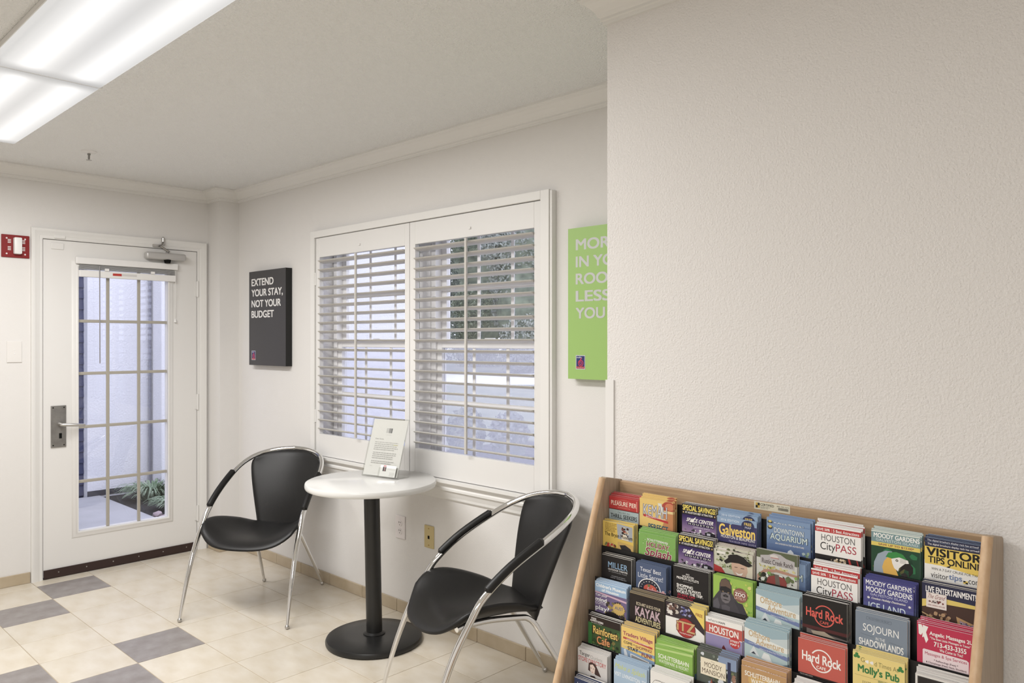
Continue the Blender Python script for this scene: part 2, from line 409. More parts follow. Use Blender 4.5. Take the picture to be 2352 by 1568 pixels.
shutter('white louvred shutter panel next to the black wall sign', 1.194, 2.0765, 1.231, 2.039, 1.638)
shutter('white louvred shutter panel next to the green wall sign', 2.0805, 2.987, 2.124, 2.945, 2.534)

# ------------------------------------------------------------------ door
door = struct('door_1', (lambda m: (wall_with_hole(m, 'Y', DY0, DY1, 0.012, DH, -0.042, 0.002, (-0.955, -0.413, 0.258, 1.885)), m)[1])(MB()), M_door)
GL = (-0.955, -0.413, 0.258, 1.885)
def moulding(prof, y0, y1, z0, z1, closed):
    """mitred moulding round an opening in the wall x=0; prof = [(distance out from the opening, height off the wall)]"""
    m = len(prof); vs = []
    for cy_, cz_, sy, sz in ((y0, z0, -1, -1 if closed else 0), (y0, z1, -1, 1), (y1, z1, 1, 1), (y1, z0, 1, -1 if closed else 0)):
        vs += [(x, cy_+sy*o_, cz_+sz*o_) for o_, x in prof]
    fs = [(i*m+k, i*m+(k+1) % m, ((i+1) % 4)*m+(k+1) % m, ((i+1) % 4)*m+k) for i in range(4 if closed else 3) for k in range(m)]
    if not closed: fs += [tuple(range(m)), tuple(3*m+k for k in range(m-1, -1, -1))]
    return MB().add(vs, fs)
moulding([(0, 0.0), (0, 0.014), (0.006, 0.017), (0.012, 0.015), (0.018, 0.010), (0.028, 0.009), (0.034, 0.006), (0.038, 0.0021)], GL[0], GL[1], GL[2], GL[3], True).build('lite_frame', M_door, door, smooth=True)
MB().box(-0.024, GL[0], GL[2], -0.020, GL[1], GL[3]).build('pane', M_glass, door)
M_mun = mat('backlit_muntin', rgb(168, 163, 152), 0.5)  # grey-tan of the backlit door muntins, their shade held in the base colour
for yv in (-0.780, -0.592): MB().box(-0.019, yv-0.0095, GL[2], -0.006, yv+0.0095, GL[3]).build('muntin', M_mun, door, bevel=0.003)
for zv in (0.561, 0.898, 1.229, 1.554): MB().box(-0.0185, GL[0], zv-0.0095, -0.0065, GL[1], zv+0.0095).build('muntin', M_mun, door, bevel=0.003)
# raised mini blind on the door
bl_ = MB().box(0.004, -0.975, 1.905, 0.034, -0.355, 1.946).build('blind', M_white, door, bevel=0.004)
sl = MB()
for k in range(9): sl.box(0.006, -0.955, 1.872+k*0.0034, 0.030, -0.372, 1.8735+k*0.0034)
sl.build('slat_stack', mat('blind_slats', (0.5, 0.5, 0.5), 0.4), bl_)
MB().box(0.005, -0.957, 1.826, 0.033, -0.370, 1.868).build('bottom_bar', M_white, bl_, bevel=0.004)
MB().box(0.033, -0.765, 1.842, 0.0336, -0.712, 1.857).build('warning_tag', ink((190, 40, 30)), bl_)
MB().box(0.033, -0.711, 1.843, 0.0335, -0.62, 1.856).build('caution_tag', ink((205, 202, 200)), bl_)
MB().tube([(0.036, -0.843, 1.90), (0.026, -0.838, 1.29)], 0.0032, 8).build('wand', mat('smoke_wand', rgb(150, 148, 150), 0.3), bl_)
MB().tube([(0.036, -0.372, 1.90), (0.012, -0.366, 1.585)], 0.0015, 6).build('pull_cord', M_white, bl_)
MB().lathe([(0.002, 0.026), (0.005, 0.02), (0.009, 0.0), (0.0, -0.001)], 12, (0.013, -0.366, 1.556)).build('tassel', M_white, bl_, smooth=True)
for yy in (-0.80, -0.52): MB().box(0.030, yy-0.012, 1.868, 0.038, yy+0.012, 1.884).build('clip', M_white, bl_)
# closer
cl = MB().box(0.012, -0.572, 1.966, 0.068, -0.312, 2.012).build('door_closer', M_alum, door, smooth=True, bevel=0.014, seg=4)
MB().box(0.002, -0.555, 1.974, 0.02, -0.335, 2.006).build('mounting_plate', M_satin, cl)
MB().lathe([(0.0, 1.944), (0.018, 1.946), (0.022, 1.966)], 16, (0.044, -0.43, 0)).build('valve_cap', M_dark, cl, smooth=True)
MB().lathe([(0.010, -0.04), (0.012, 0.03)], 14, (0.046, -0.43, 1.985)).build('spindle', M_pewter, cl, smooth=True)
MB().box(0.034, -0.436, 2.016, 0.070, -0.424, 2.026).tube([(0.062, -0.43, 2.021), (0.05, -0.475, 2.052), (0.034, -0.452, 2.085)], 0.007, 8).build('closer_arm', M_pewter, cl, smooth=True)
MB().box(0.014, -0.515, 2.050, 0.030, -0.452, 2.066).lathe([(0.011, 0), (0.011, 0.045), (0.004, 0.052)], 12, (0.030, -0.452, 2.066)).build('arm_shoe', M_satin, cl, smooth=True)
# handle set
pl = MB().box(0.002, -1.106, 0.787, 0.010, -1.023, 1.039).build('handle_plate', M_pewter, door, bevel=0.002)
MB().tube([(0.010, -1.058, 0.926), (0.052, -1.058, 0.926), (0.060, -1.045, 0.925), (0.062, -0.935, 0.915)], [0.012, 0.010, 0.0105, 0.009], 12).build('lever', M_satin, pl, smooth=True)
MB().box(0.0095, -1.062, 0.840, 0.0125, -1.047, 0.872).build('keyhole', M_dark, pl, bevel=0.002)
for yy in (-1.094, -1.035):
    for zz in (0.800, 1.027): MB().lathe([(0.004, 0.0), (0.003, 0.002)], 8, (0.010, yy, zz), 'X').build('screw', M_dark, pl)
for zz in (1.786, 1.014, 0.252): MB().tube([(0.012, DY1+0.004, zz-0.054), (0.012, DY1+0.004, zz+0.054)], 0.007, 10).box(0.002, DY1-0.012, zz-0.05, 0.007, DY1+0.016, zz+0.05).build('hinge', M_door, door, smooth=True)
sw = MB().box(0.0025, DY0+0.001, 0.004, 0.012, DY1-0.002, 0.055).build('door_sweep', M_sweep, door)
for k in range(6): MB().lathe([(0.004, 0), (0.003, 0.0015)], 8, (0.012, DY0+0.08+k*0.155, 0.033), 'X').build('screw', M_satin, sw)
MB().box(0.002, -1.105, 1.985, 0.008, -1.035, 2.024).build('alarm_contact', M_door, door, bevel=0.003)
# casing, jamb and threshold
jm = MB()
jm.box(-0.10, DY0-0.012, 0.0, -0.001, DY0-0.003, DH+0.012).box(-0.10, DY1+0.003, 0, -0.001, DY1+0.012, DH+0.012).box(-0.10, DY0-0.012, DH+0.003, -0.001, DY1+0.012, DH+0.012)
jm.box(-0.060, DY0-0.010, 0.0, -0.044, DY0+0.012, DH).box(-0.060, DY1-0.012, 0, -0.044, DY1+0.010, DH).box(-0.060, DY0, DH-0.012, -0.044, DY1, DH+0.010)
struct('trim_4', jm, M_door)
struct('trim_5', moulding([(0.004, 0), (0.004, 0.009), (0.010, 0.012), (0.022, 0.0125), (0.026, 0.016), (0.044, 0.018), (0.050, 0.022), (0.062, 0.022), (0.066, 0.018), (0.066, 0)], DY0, DY1, 0.0, DH, False), M_trim, smooth=True)
MB().box(0.0125, -1.09, DH+0.010, 0.020, -1.03, DH+0.030).build('alarm_sensor', M_trim, bevel=0.002, label='small white door alarm sensor on the casing above the door', cat='sensor')
struct('trim_6', MB().box(-0.16, DY0-0.01, -0.02, -0.005, DY1+0.01, 0.003), M_satin)

# ------------------------------------------------------------------ ceiling light fixtures
def lens_mat():
    m = bpy.data.materials.new('lit_acrylic_lens'); m.use_nodes = True; nt = m.node_tree; nt.nodes.clear()
    o = nt.nodes.new('ShaderNodeOutputMaterial'); e = nt.nodes.new('ShaderNodeEmission'); ad = nt.nodes.new('ShaderNodeAddShader')
    gl = nt.nodes.new('ShaderNodeBsdfPrincipled'); gl.inputs['Base Color'].default_value = (.06, .06, .06, 1); gl.inputs['Roughness'].default_value = .35
    tc = nt.nodes.new('ShaderNodeTexCoord'); sp = nt.nodes.new('ShaderNodeSeparateXYZ'); nt.links.new(tc.outputs['Object'], sp.inputs[0])
    def math_(op, a, b=None):
        n = nt.nodes.new('ShaderNodeMath'); n.operation = op
        for i, q in enumerate((a, b)):
            if q is None: continue
            if isinstance(q, (int, float)): n.inputs[i].default_value = q
            else: nt.links.new(q, n.inputs[i])
        return n.outputs[0]
    ay = math_('ABSOLUTE', sp.outputs['Y'])                       # two tubes at y = +-0.085 glow through the lens
    d = math_('DIVIDE', math_('SUBTRACT', ay, 0.088), 0.052); gss = math_('EXPONENT', math_('MULTIPLY', math_('MULTIPLY', d, d), -1.0))
    ax = math_('ABSOLUTE', sp.outputs['X'])                       # tubes stop short of the section ends
    en = nt.nodes.new('ShaderNodeMapRange'); en.interpolation_type = 'SMOOTHSTEP'
    en.inputs[1].default_value = 0.595; en.inputs[2].default_value = 0.50; en.inputs[3].default_value = 0.0; en.inputs[4].default_value = 1.0
    nt.links.new(ax, en.inputs[0])
    st = math_('ADD', math_('MULTIPLY', math_('MULTIPLY', gss, en.outputs[0]), 0.42), math_('ADD', math_('MULTIPLY', en.outputs[0], 0.16), 0.44))
    nt.links.new(st, e.inputs[1]); e.inputs[0].default_value = (0.95, 0.94, 0.925, 1)
    nt.links.new(e.outputs[0], ad.inputs[0]); nt.links.new(gl.outputs[0], ad.inputs[1]); nt.links.new(ad.outputs[0], o.inputs[0])
    return m
M_lens = lens_mat()
def fixture(label, x, y, rotz=0.0):
    L, S = 2.40, 1.19
    r = thing('ceiling_light', label, 'ceiling light', (x, y, CZ), rotz, 'fluorescent ceiling lights')
    MB().box(-L/2, -0.178, -0.018, L/2, 0.178, 0).build('housing', M_trim, r, bevel=0.002)
    for s_ in (-1, 1): MB().box(-L/2, s_*0.172-0.007, -0.022, L/2, s_*0.172+0.007, -0.004).build('side_rail', M_trim, r, bevel=0.0015)
    half = 0.176; zb = -0.062; prof = [(0.176, -0.022)]
    for k in range(9):
        a = PI/2*k/8; prof.append((half-0.016+0.016*math.cos(a), zb+0.016-0.016*math.sin(a)))
    prof = prof+[(-p, q) for p, q in reversed(prof)]
    for sx in (-1, 1):
        n = len(prof); m = MB()
        vs = [(-S/2, p, q) for p, q in prof]+[(S/2, p, q) for p, q in prof]
        m.add(vs, [(i, i+1, n+i+1, n+i) for i in range(n-1)]+[tuple(range(n)), tuple(range(2*n-1, n-1, -1))])
        lo = m.build('lens', M_lens, r, smooth=True); lo.location = (sx*(S/2+0.006), 0, 0)
        ld = bpy.data.lights.new('fluorescent_lamp', 'AREA'); ld.shape = 'RECTANGLE'; ld.size = S-0.06; ld.size_y = 0.29
        ld.energy = LAMP_W; ld.color = LAMP_COL
        lp = bpy.data.objects.new('fluorescent_lamp', ld); COL.objects.link(lp); lp.parent = r; lp.location = (sx*(S/2+0.006), 0, zb-0.004)
    MB().box(-0.0045, -0.1755, -0.0605, 0.0045, 0.1755, -0.018).build('joint_strip', M_trim, r)
    for s_ in (-1, 1): MB().box(s_*(L/2-0.004), -0.172, -0.05, s_*(L/2+0.003), 0.172, 0).build('end_cap', mat('warm_cap', (0.72, 0.62, 0.5), 0.5), r, bevel=0.002)
    return r
fixture('long white twin-tube ceiling light over the checkered floor', 2.02, -1.655)
fixture('second twin-tube ceiling light nearer the brochure rack side of the room', 4.6, -3.9)  # added out of view to bring the room up to brightness

# sprinkler
sp_ = thing('fire_sprinkler', 'small sprinkler head with white disc on the stippled ceiling', 'sprinkler', (0.66, -1.10, CZ))
MB().lathe([(0.040, 0), (0.038, -0.006), (0.014, -0.012), (0.0, -0.012)], 24).build('escutcheon', M_white, sp_, smooth=True)
MB().lathe([(0.008, -0.008), (0.008, -0.02), (0.004, -0.022), (0.004, -0.042), (0.0, -0.042)], 12).tube([(0.008, 0, -0.02), (0.010, 0, -0.035), (0.003, 0, -0.046)], 0.0025, 6).tube([(-0.008, 0, -0.02), (-0.010, 0, -0.035), (-0.003, 0, -0.046)], 0.0025, 6).build('frame', M_pewter, sp_, smooth=True)
MB().lathe([(0.0, -0.046), (0.014, -0.047), (0.014, -0.049), (0.0, -0.050)], 16).build('deflector', M_satin, sp_)

# ------------------------------------------------------------------ wall fittings
al = thing('fire_alarm', 'red fire alarm plate with white strobe beside the door', 'fire alarm', (0, -1.289, 1.983))
MB().box(0, -0.071, -0.066, 0.010, 0.071, 0.066).build('plate', mat('alarm_red', rgb(126, 8, 14), 0.4), al, bevel=0.003)
MB().box(0.010, -0.014, -0.046, 0.046, 0.026, 0.050).build('strobe', M_white, al, bevel=0.006, smooth=True)
for s_ in (-1, 1):
    for zz in (-0.024, 0.018):
        for k in range(3): MB().box(0.010, s_*0.036-0.008 + (0.004), zz+k*0.0085, 0.0115, s_*0.036+0.008+0.004, zz+0.004+k*0.0085).build('sound_slot', M_white, al)
for yy in (-0.045, 0.048):
    for zz in (-0.045, 0.045): MB().lathe([(0.005, 0), (0.004, 0.002)], 10, (0.010, yy, zz), 'X').build('screw', M_white, al)
swp = thing('wall_plate', 'blank white switch plate beside the door casing', 'wall plate', (0, -1.294, 1.367))
MB().box(0, -0.038, -0.062, 0.006, 0.038, 0.062).build('plate', M_wallp, swp, bevel=0.002)
for zz in (-0.012, 0.012): MB().lathe([(0.004, 0), (0.003, 0.0015)], 8, (0.006, 0, zz), 'X').build('screw', M_white, swp)
ou = thing('power_outlet', 'white duplex power outlet low on the wall beside the table', 'outlet', (1.976, 0, 0.447))
MB().box(-0.040, -0.006, -0.060, 0.040, 0, 0.060).build('plate', mat('outlet_white', (0.76, 0.72, 0.72), 0.4), ou, bevel=0.002)
for zz in (-0.021, 0.021):
    rc = MB().lathe([(0.017, 0), (0.0165, -0.002)], 20, (0, -0.006, zz), 'Y').build('socket', mat('outlet_white', (0, 0, 0)), ou)
    for xx in (-0.0065, 0.0065): MB().box(xx-0.0013, -0.0086, zz+0.001, xx+0.0013, -0.0079, zz+0.009).build('slot', M_dark, rc)
    MB().lathe([(0.0024, 0), (0.0024, -0.0006)], 8, (0, -0.008, zz-0.008), 'Y').build('ground_hole', M_dark, rc)
jk = thing('phone_jack', 'ivory telephone jack plate on the wall between table and chair', 'wall plate', (2.211, 0, 0.437))
MB().box(-0.036, -0.007, -0.057, 0.036, 0, 0.057).build('plate', M_ivory, jk, bevel=0.003)
MB().box(-0.006, -0.0085, -0.010, 0.006, -0.0065, 0.006).build('jack', M_dark, jk)
for zz in (-0.042, 0.042): MB().lathe([(0.004, 0), (0.003, -0.002)], 8, (0, -0.007, zz), 'Y').build('screw', mat('brass', (0.4, 0.3, 0.12), 0.4, 1.0), jk)

TEXT_RES = 10
def emblem(p, x, y, s):
    """small square emblem: blue field, red outlined 6, red foot band, pale border"""
    p.R(x, y, x+s, y+s*1.18, (196, 196, 205)); p.R(x+.06*s, y+.06*s, x+.94*s, y+1.12*s, (42, 52, 110)); p.R(x+.06*s, y+.93*s, x+.94*s, y+1.12*s, (170, 28, 45))
    p.T('studio', x+.1*s, y+.1*s, x+.6*s, y+.24*s, (225, 228, 240))
    p.ring(x+.53*s, y+.66*s, .28*s, .27*s, .06*s, (215, 30, 60)); p.ring(x+.53*s, y+.66*s, .13*s, .14*s, .05*s, (215, 30, 60))
    p.P([(x+.25*s, y+.62*s), (x+.62*s, y+.18*s), (x+.68*s, y+.22*s), (x+.31*s, y+.66*s)], (215, 30, 60))
    p.T('extended stay', x+.14*s, y+.99*s, x+.86*s, y+1.06*s, (240, 232, 235))
def wall_sign(name, label, x0, x1, z0, z1, d, face, side, pr_):
    r = thing(name, label, 'wall sign', (x0, 0, z0)); W, H = x1-x0, z1-z0
    MB().box(0, -d, 0, W, -0.001, H).build('board', side, r)
    q = Print(); q.items = [([(0, 0), (1, 0), (1, H/W), (0, H/W)], [(0, 3, 2, 1)], face)]+pr_.items
    o = link('printed_face', q.mesh('printed_face', W, H, 0.00004), r, (0, -d, H)); return r
p = Print()
for t, x1, y0, y1 in (('EXTEND', .68, .105, .205), ('YOUR STAY,', .925, .253, .368), ('NOT YOUR', .875, .405, .505), ('BUDGET', .69, .553, .653)):
    p.T(t, .07, y0, x1, y1, (228, 226, 224), 0.032)
emblem(p, .075, 1.115, .11)
wall_sign('black_sign', 'black canvas sign reading extend your stay not your budget', 0.414, 0.882, 1.272, 1.888, 0.045, (66, 64, 66), mat('sign_black', (0.004, 0.004, 0.004), 0.6), p)
p = Print()
for t, x1, y0 in (('MORE', .54, .10), ('IN YOUR', .72, .252), ('ROOM', .56, .403), ('LESS', .47, .555), ('YOU', .41, .705)):
    p.T(t, .088, y0, x1, y0+.098, (190, 192, 190), 0.03)
emblem(p, .09, 1.125, .105)
wall_sign('green_sign', 'lime green canvas sign half hidden behind the projecting wall', 3.155, 3.623, 1.272, 1.897, 0.045, (148, 188, 92), mat('sign_green', rgb(120, 158, 66), 0.6), p)

TEXT_RES = 4
# ------------------------------------------------------------------ chairs
def smooth_path(pts, sub=5):
    """Catmull-Rom through the points"""
    P = [Vector(p) for p in pts]; out = []
    for i in range(len(P)-1):
        a = P[i-1] if i > 0 else P[i]*2-P[i+1]; b, c = P[i], P[i+1]; d = P[i+2] if i < len(P)-2 else P[i+1]*2-P[i]
        for k in range(sub):
            t = k/sub
            out.append(0.5*((2*b)+(c-a)*t+(2*a-5*b+4*c-d)*t*t+(3*b-a-3*c+d)*t**3))
    out.append(P[-1]); return out
def interp(x, xs, ys):
    """smooth cubic through the table"""
    n = len(xs)
    if x <= xs[0]: return ys[0]
    if x >= xs[-1]: return ys[-1]
    i = next(k for k in range(n-1) if x <= xs[k+1]); h = xs[i+1]-xs[i]; t = (x-xs[i])/h
    def slope(k):
        a, b = max(k-1, 0), min(k+1, n-1); return (ys[b]-ys[a])/(xs[b]-xs[a])
    return (2*t**3-3*t*t+1)*ys[i]+(t**3-2*t*t+t)*h*slope(i)+(-2*t**3+3*t*t)*ys[i+1]+(t**3-t*t)*h*slope(i+1)
# the tube: half of the hoop from the front foot to the top of the back, (forward, side, height)
HOOP = [(0, .291, .010), (-.036, .288, .136), (-.072, .285, .240), (-.117, .281, .345), (-.180, .276, .455), (-.228, .271, .520), (-.335, .265, .608),
        (-.487, .253, .697), (-.575, .225, .743), (-.640, .176, .772), (-.688, .092, .790), (-.706, 0, .796)]
def shell(grid, th, name, m, parent, nrm=None):
    """closed padded sheet from a grid of points: front surface, back surface offset along the normals, rounded rim"""
    nu, nv = len(grid), len(grid[0]); N = [[None]*nv for _ in range(nu)]
    for i in range(nu):
        for j in range(nv):
            a = grid[min(i+1, nu-1)][j]-grid[max(i-1, 0)][j]; b = grid[i][min(j+1, nv-1)]-grid[i][max(j-1, 0)]
            N[i][j] = a.cross(b).normalized()
    mb = MB()
    vs = []
    for sg in (0.5, -0.5):
        for i in range(nu):
            for j in range(nv):
                e = min(i, nu-1-i, j, nv-1-j); t = th*(0.55 if e == 0 else 0.92 if e == 1 else 1.0)
                vs.append(grid[i][j]+N[i][j]*t*sg)
    K = nu*nv; fs = []
    for i in range(nu-1):
        for j in range(nv-1):
            a, b, c, d = i*nv+j, (i+1)*nv+j, (i+1)*nv+j+1, i*nv+j+1
            fs += [(a, b, c, d), (K+d, K+c, K+b, K+a)]
    rim = [i*nv for i in range(nu)]+[(nu-1)*nv+j for j in range(1, nv)]+[i*nv+nv-1 for i in range(nu-2, -1, -1)]+[j for j in range(nv-2, 0, -1)]
    # rim bulge
    o = len(vs); cen = sum((grid[i][j] for i in range(nu) for j in range(nv)), Vector())/K
    for k, q in enumerate(rim):
        a = vs[q]; b = vs[K+q]; prv = vs[rim[k-1]]; nx = vs[rim[(k+1) % len(rim)]]
        out = (nx-prv).cross(a-b).normalized(); mid = (a+b)/2
        if out.dot(mid-cen) < 0: out = -out
        vs.append(mid+out*th*0.32)
    n = len(rim)
    for k in range(n):
        k2 = (k+1) % n
        fs += [(rim[k], rim[k2], o+k2, o+k), (o+k, o+k2, K+rim[k2], K+rim[k])]
    mb.add(vs, fs)
    me = mb.mesh(name, m); me.polygons.foreach_set('use_smooth', [True]*len(me.polygons))
    return link(name, me, parent)
def make_chair(label):
    t = thing('tub_chair', label, 'chair', group='black leather chairs with chrome hoops')
    half = smooth_path(HOOP, 5); full = half+[Vector((p.x, -p.y, p.z)) for p in reversed(half[:-1])]
    rad = [0.0078+0.0052*min(1, p.z/0.36) for p in full]
    MB().tube(full, rad, 14).build('hoop', M_chrome, t, smooth=True)
    for sg in (-1, 1):
        pts = [Vector((p.x, p.y*sg, p.z)) for p in half]
        seg = [p for p in pts if 0.523 <= p.z <= 0.697]
        seg = [Vector((p.x+0.003, p.y+sg*0.001, p.z+0.008)) for p in seg]
        r = [0.0165]*len(seg)
        e0 = seg[0]+(seg[0]-seg[1]).normalized()*0.010; e1 = seg[-1]+(seg[-1]-seg[-2]).normalized()*0.010
        MB().tube([e0]+seg+[e1], [0.008]+r+[0.008], 14).build('arm_pad', M_leather, t, smooth=True)
        leg = [(-.684, .182, .012), (-.600, .164, .155), (-.510, .143, .305), (-.488, .136, .342), (-.462, .131, .366), (-.425, .131, .375), (-.300, .140, .386), (-.200, .165, .389), (-.155, .180, .386)]
        leg = smooth_path([(a, b*sg, c) for a, b, c in leg], 4)
        MB().tube(leg, [0.0072+0.0043*min(1, p.z/0.3) for p in leg], 12).build('rear_leg', M_chrome, t, smooth=True)
        for (a, b) in ((0, .291), (-.684, .182)):
            MB().lathe([(0.0, 0.0), (0.006, 0.001), (0.0105, 0.006), (0.0115, 0.011), (0.0105, 0.016), (0.006, 0.021), (0.0, 0.022)], 14, (a, b*sg, 0)).build('foot', M_satin, t, smooth=True)
    MB().tube([(-.26, -.145, .386), (-.26, .145, .386)], 0.010, 10).build('stretcher', M_chrome, t, smooth=True)
    # seat: a sling that rises to the hoop at its sides
    FS = [-.528, -.460, -.387, -.300, -.235, -.180, -.130]; WS = [.108, .150, .188, .230, .256, .262, .247]
    grid = []; nu, nv = 25, 25
    for j in range(nv):
        v = j/(nv-1); fs_ = FS[0]+(FS[-1]-FS[0])*v; w = interp(fs_, FS, WS); row = []
        for i in range(nu):
            u = -1+2*i/(nu-1); uu = math.sin(u*PI/2)*0.45+u*0.55
            f_ = fs_+0.083*(1-abs(uu)**2.4)*v**3
            zc = interp(f_, [-.53, -.42, -.25, -.12, -.047], [.388, .386, .383, .384, .366]); rise = interp(f_, [-.53, -.48, -.387, -.26, -.18, -.12, -.08, -.047], [.004, .018, .062, .094, .082, .040, .012, .0])
            row.append(Vector((f_, w*uu, zc+rise*abs(uu)**2.3)))
        grid.append(row)
    shell(grid, 0.026, 'seat', M_leather, t)
    nu, nv = 21, 25
    # backrest: tapers towards the seat, wraps forward at its sides, rounded shoulders under the hoop
    grid = []
    for j in range(nv):
        v = j/(nv-1); w = interp(v, [0, .12, .55, .86, .95, 1.0], [.120, .129, .176, .206, .207, .194]); row = []
        for i in range(nu):
            u = -1+2*i/(nu-1); uu = math.sin(u*PI/2)*0.5+u*0.5; s_ = w*uu
            ztop = 0.784-0.036*abs(uu)**2.6; z = 0.352+(ztop-0.352)*v
            fc = interp(v, [0, .35, .7, 1], [-.512, -.556, -.622, -.686]); fe = interp(v, [0, .35, .7, 1], [-.498, -.530, -.566, -.606])
            row.append(Vector((fc+(fe-fc)*uu*uu, s_, z)))
        grid.append(row)
    shell(grid, 0.020, 'backrest', M_leather, t)
    return t
ch = make_chair('black leather chrome chair between the door and the round table')
ch.location = (1.525, -.709, 0); ch.rotation_euler = (0, 0, math.radians(-55.62))
c2 = copy_tree(ch); c2['label'] = 'black leather chrome chair between the round table and the brochure rack'
c2.location = (2.912, -.73, 0); c2.rotation_euler = (0, 0, math.radians(-113.16))

# ------------------------------------------------------------------ round table and the letter holder on it
tb = thing('round_table', 'round white cafe table on a black pedestal between two chairs', 'table', (2.198, -.333, 0))
MB().lathe([(0, 0), (.222, 0), (.228, .006), (.229, .016), (.224, .026), (.208, .033), (.12, .037), (0, .037)], 64).build('base', M_black, tb, smooth=True)
MB().lathe([(.052, .036), (.052, .041), (.042, .046), (.038, .048)], 32).build('collar', M_black, tb, smooth=True)
MB().tube([(0, 0, .04), (-.010, -.009, .735)], .0375, 28).build('column', M_black, tb, smooth=True)
MB().box(-.13, -.03, .729, .11, .012, .736).build('bracket', M_black, tb)
MB().lathe([(0, .736), (.300, .736), (.3055, .738), (.3085, .744), (.309, .750), (.3085, .758), (.306, .7635), (.301, .766), (0, .766)], 96, (-.011, -.010, 0)).build('table_top', M_top, tb, smooth=True)
A = Vector((2.051, -.306, .7665)); Bv = Vector((2.274, -.257, .7665)); ang = math.atan2(Bv.y-A.y, Bv.x-A.x)
hd = thing('letter_holder', 'clear slanted acrylic stand with a printed letter on the table', 'sign holder', A, ang)
HWd = 0.229; tilt = math.atan2(.092, .279); SL = 0.294
def slant(d, u): return (d*math.cos(tilt)+u*math.sin(tilt), u*math.cos(tilt)-d*math.sin(tilt))   # (back, up)
def slab(x0, x1, d0, d1, u0, u1):
    q = [slant(d0, u0), slant(d1, u0), slant(d1, u1), slant(d0, u1)]; m = MB(); m.prism(q, x0, x1, 'X'); return m
slab(0, HWd, 0.0, .002, .003, SL).build('front_sheet', M_acryl, hd)
slab(0, HWd, .0045, .0065, .003, SL).build('back_sheet', M_acryl, hd)
MB().box(0, .001, 0, HWd, .098, .0025).build('foot_sheet', M_acryl, hd)
pg = Print(); pg.R(0, 0, 1, 1.26, (222, 220, 216))
pg.R(.50, .20, .575, .31, (150, 148, 148)); pg.R(.425, .20, .497, .31, (196, 194, 192)); pg.R(.575, .20, .60, .31, (90, 90, 92)); pg.T('studio', .44, .34, .60, .365, (190, 188, 186))
pg.T('Dear Guest,', .155, .44, .40, .475, (128, 126, 124), 0.01)
pg.lines(.16, .525, .86, 5, .042, .016, (172, 170, 167)); pg.R(.72, .569, .84, .583, (196, 190, 130))
pg.lines(.16, .765, .84, 4, .042, .016, (172, 170, 167)); pg.lines(.16, .96, .84, 2, .042, .016, (172, 170, 167)); pg.T('Sincerely', .15, 1.07, .22, 1.09, (165, 163, 160))
pgo = link('letter', pg.mesh('letter', .216, .279), hd); pgo.matrix_local = Matrix.Translation((.0065, *slant(.0040, .2885))) @ Matrix.Rotation(-tilt, 4, 'X')
pgb = slab(.0065, .2225, .0040, .0043, .0095, .2885).build('letter_sheet', mat('paper', (.78, .77, .75), .6), hd)
cd = Print(); cd.R(0, 0, 1, .56, (229, 228, 225)); cd.R(.18, .02, .36, .06, (190, 90, 95)); cd.R(.16, .08, .24, .30, (70, 70, 75)); cd.R(.25, .08, .30, .30, (150, 80, 85)); cd.R(.31, .08, .37, .30, (70, 70, 75))
cd.T('Welcome', .45, .16, .95, .21, (190, 188, 186)); cd.lines(.62, .34, .95, 3, .07, .025, (185, 183, 180))
cdo = link('business_card', cd.mesh('business_card', .098, .055), hd); cdo.matrix_local = Matrix.Translation((.118, *slant(-.0065, .0625))) @ Matrix.Rotation(-tilt, 4, 'X')
slab(.110, .222, -.009, -.008, .004, .050).build('card_pocket', M_acryl, hd)

# ------------------------------------------------------------------ brochure rack
RX0, RX1 = 3.870, 4.812                       # inside faces of the side panels
def fy(z): return -0.748-0.392*(1.035-z)      # slanted front edge
rk = thing('brochure_rack', 'oak floor rack holding rows of tourist brochures', 'brochure rack', ((RX0+RX1)/2, -0.66, 0))
OX, OY = (RX0+RX1)/2, -0.66
def rk_add(mb, name, m, parent=rk, **kw):
    mb.xf(Matrix.Translation((-OX, -OY, 0))); return mb.build(name, m, parent, **kw)
for x0, x1 in ((RX0-0.021, RX0), (RX1, RX1+0.021)):
    poly = [(-0.6565, 0), (-0.6565, 1.016), (-0.664, 1.0215), (fy(1.035)+0.012, 1.036), (fy(1.030)+0.004, 1.0345), (fy(0.06)+0.004, 0.06), (fy(0.06)+0.004, 0.0)]
    sp1 = rk_add(MB().prism(poly, x0, x1, 'X'), 'side_panel', M_oakv, bevel=0.002)
    nose = MB().tube([((x0+x1)/2, fy(1.0335)+0.004, 1.0335), ((x0+x1)/2, fy(0.0)+0.004+0.0235, 0.06)], 0.0104, 14)
    rk_add(nose, 'edge_band', M_edge, sp1, smooth=True)
tr_ = rk_add(MB().box(RX0, -0.676, 0.962, RX1, -0.658, 1.0185), 'top_rail', M_oak, bevel=0.002)
stk = Print(); stk.R(0, 0, 1, .21, (224, 217, 192))
stk.R(.04, .03, .10, .10, (206, 170, 40)); stk.R(.10, .03, .16, .10, (40, 36, 30)); stk.R(.04, .10, .10, .17, (40, 36, 30)); stk.R(.10, .10, .16, .17, (206, 170, 40))
stk.T('CERTIFIED', .18, .035, .56, .10, (35, 33, 30), .02); stk.T('FOLDER DISPLAY', .18, .115, .46, .14, (70, 66, 60)); stk.T('SERVICE, INC.', .18, .15, .40, .175, (70, 66, 60)); stk.T('800-799-7373', .64, .04, .97, .07, (60, 57, 52))
for k in range(22): stk.R(.68+k*.0125, .085, .68+k*.0125+(.005 if k % 3 else .009), .155, (60, 57, 52))
link('asset_sticker', stk.mesh('asset_sticker', .094, .0198), tr_, (4.290-OX, -0.6762-OY, 1.0195))
rk_add(MB().box(RX0, -0.672, 0.0, RX1, -0.660, 0.961), 'back_panel', M_blackp)
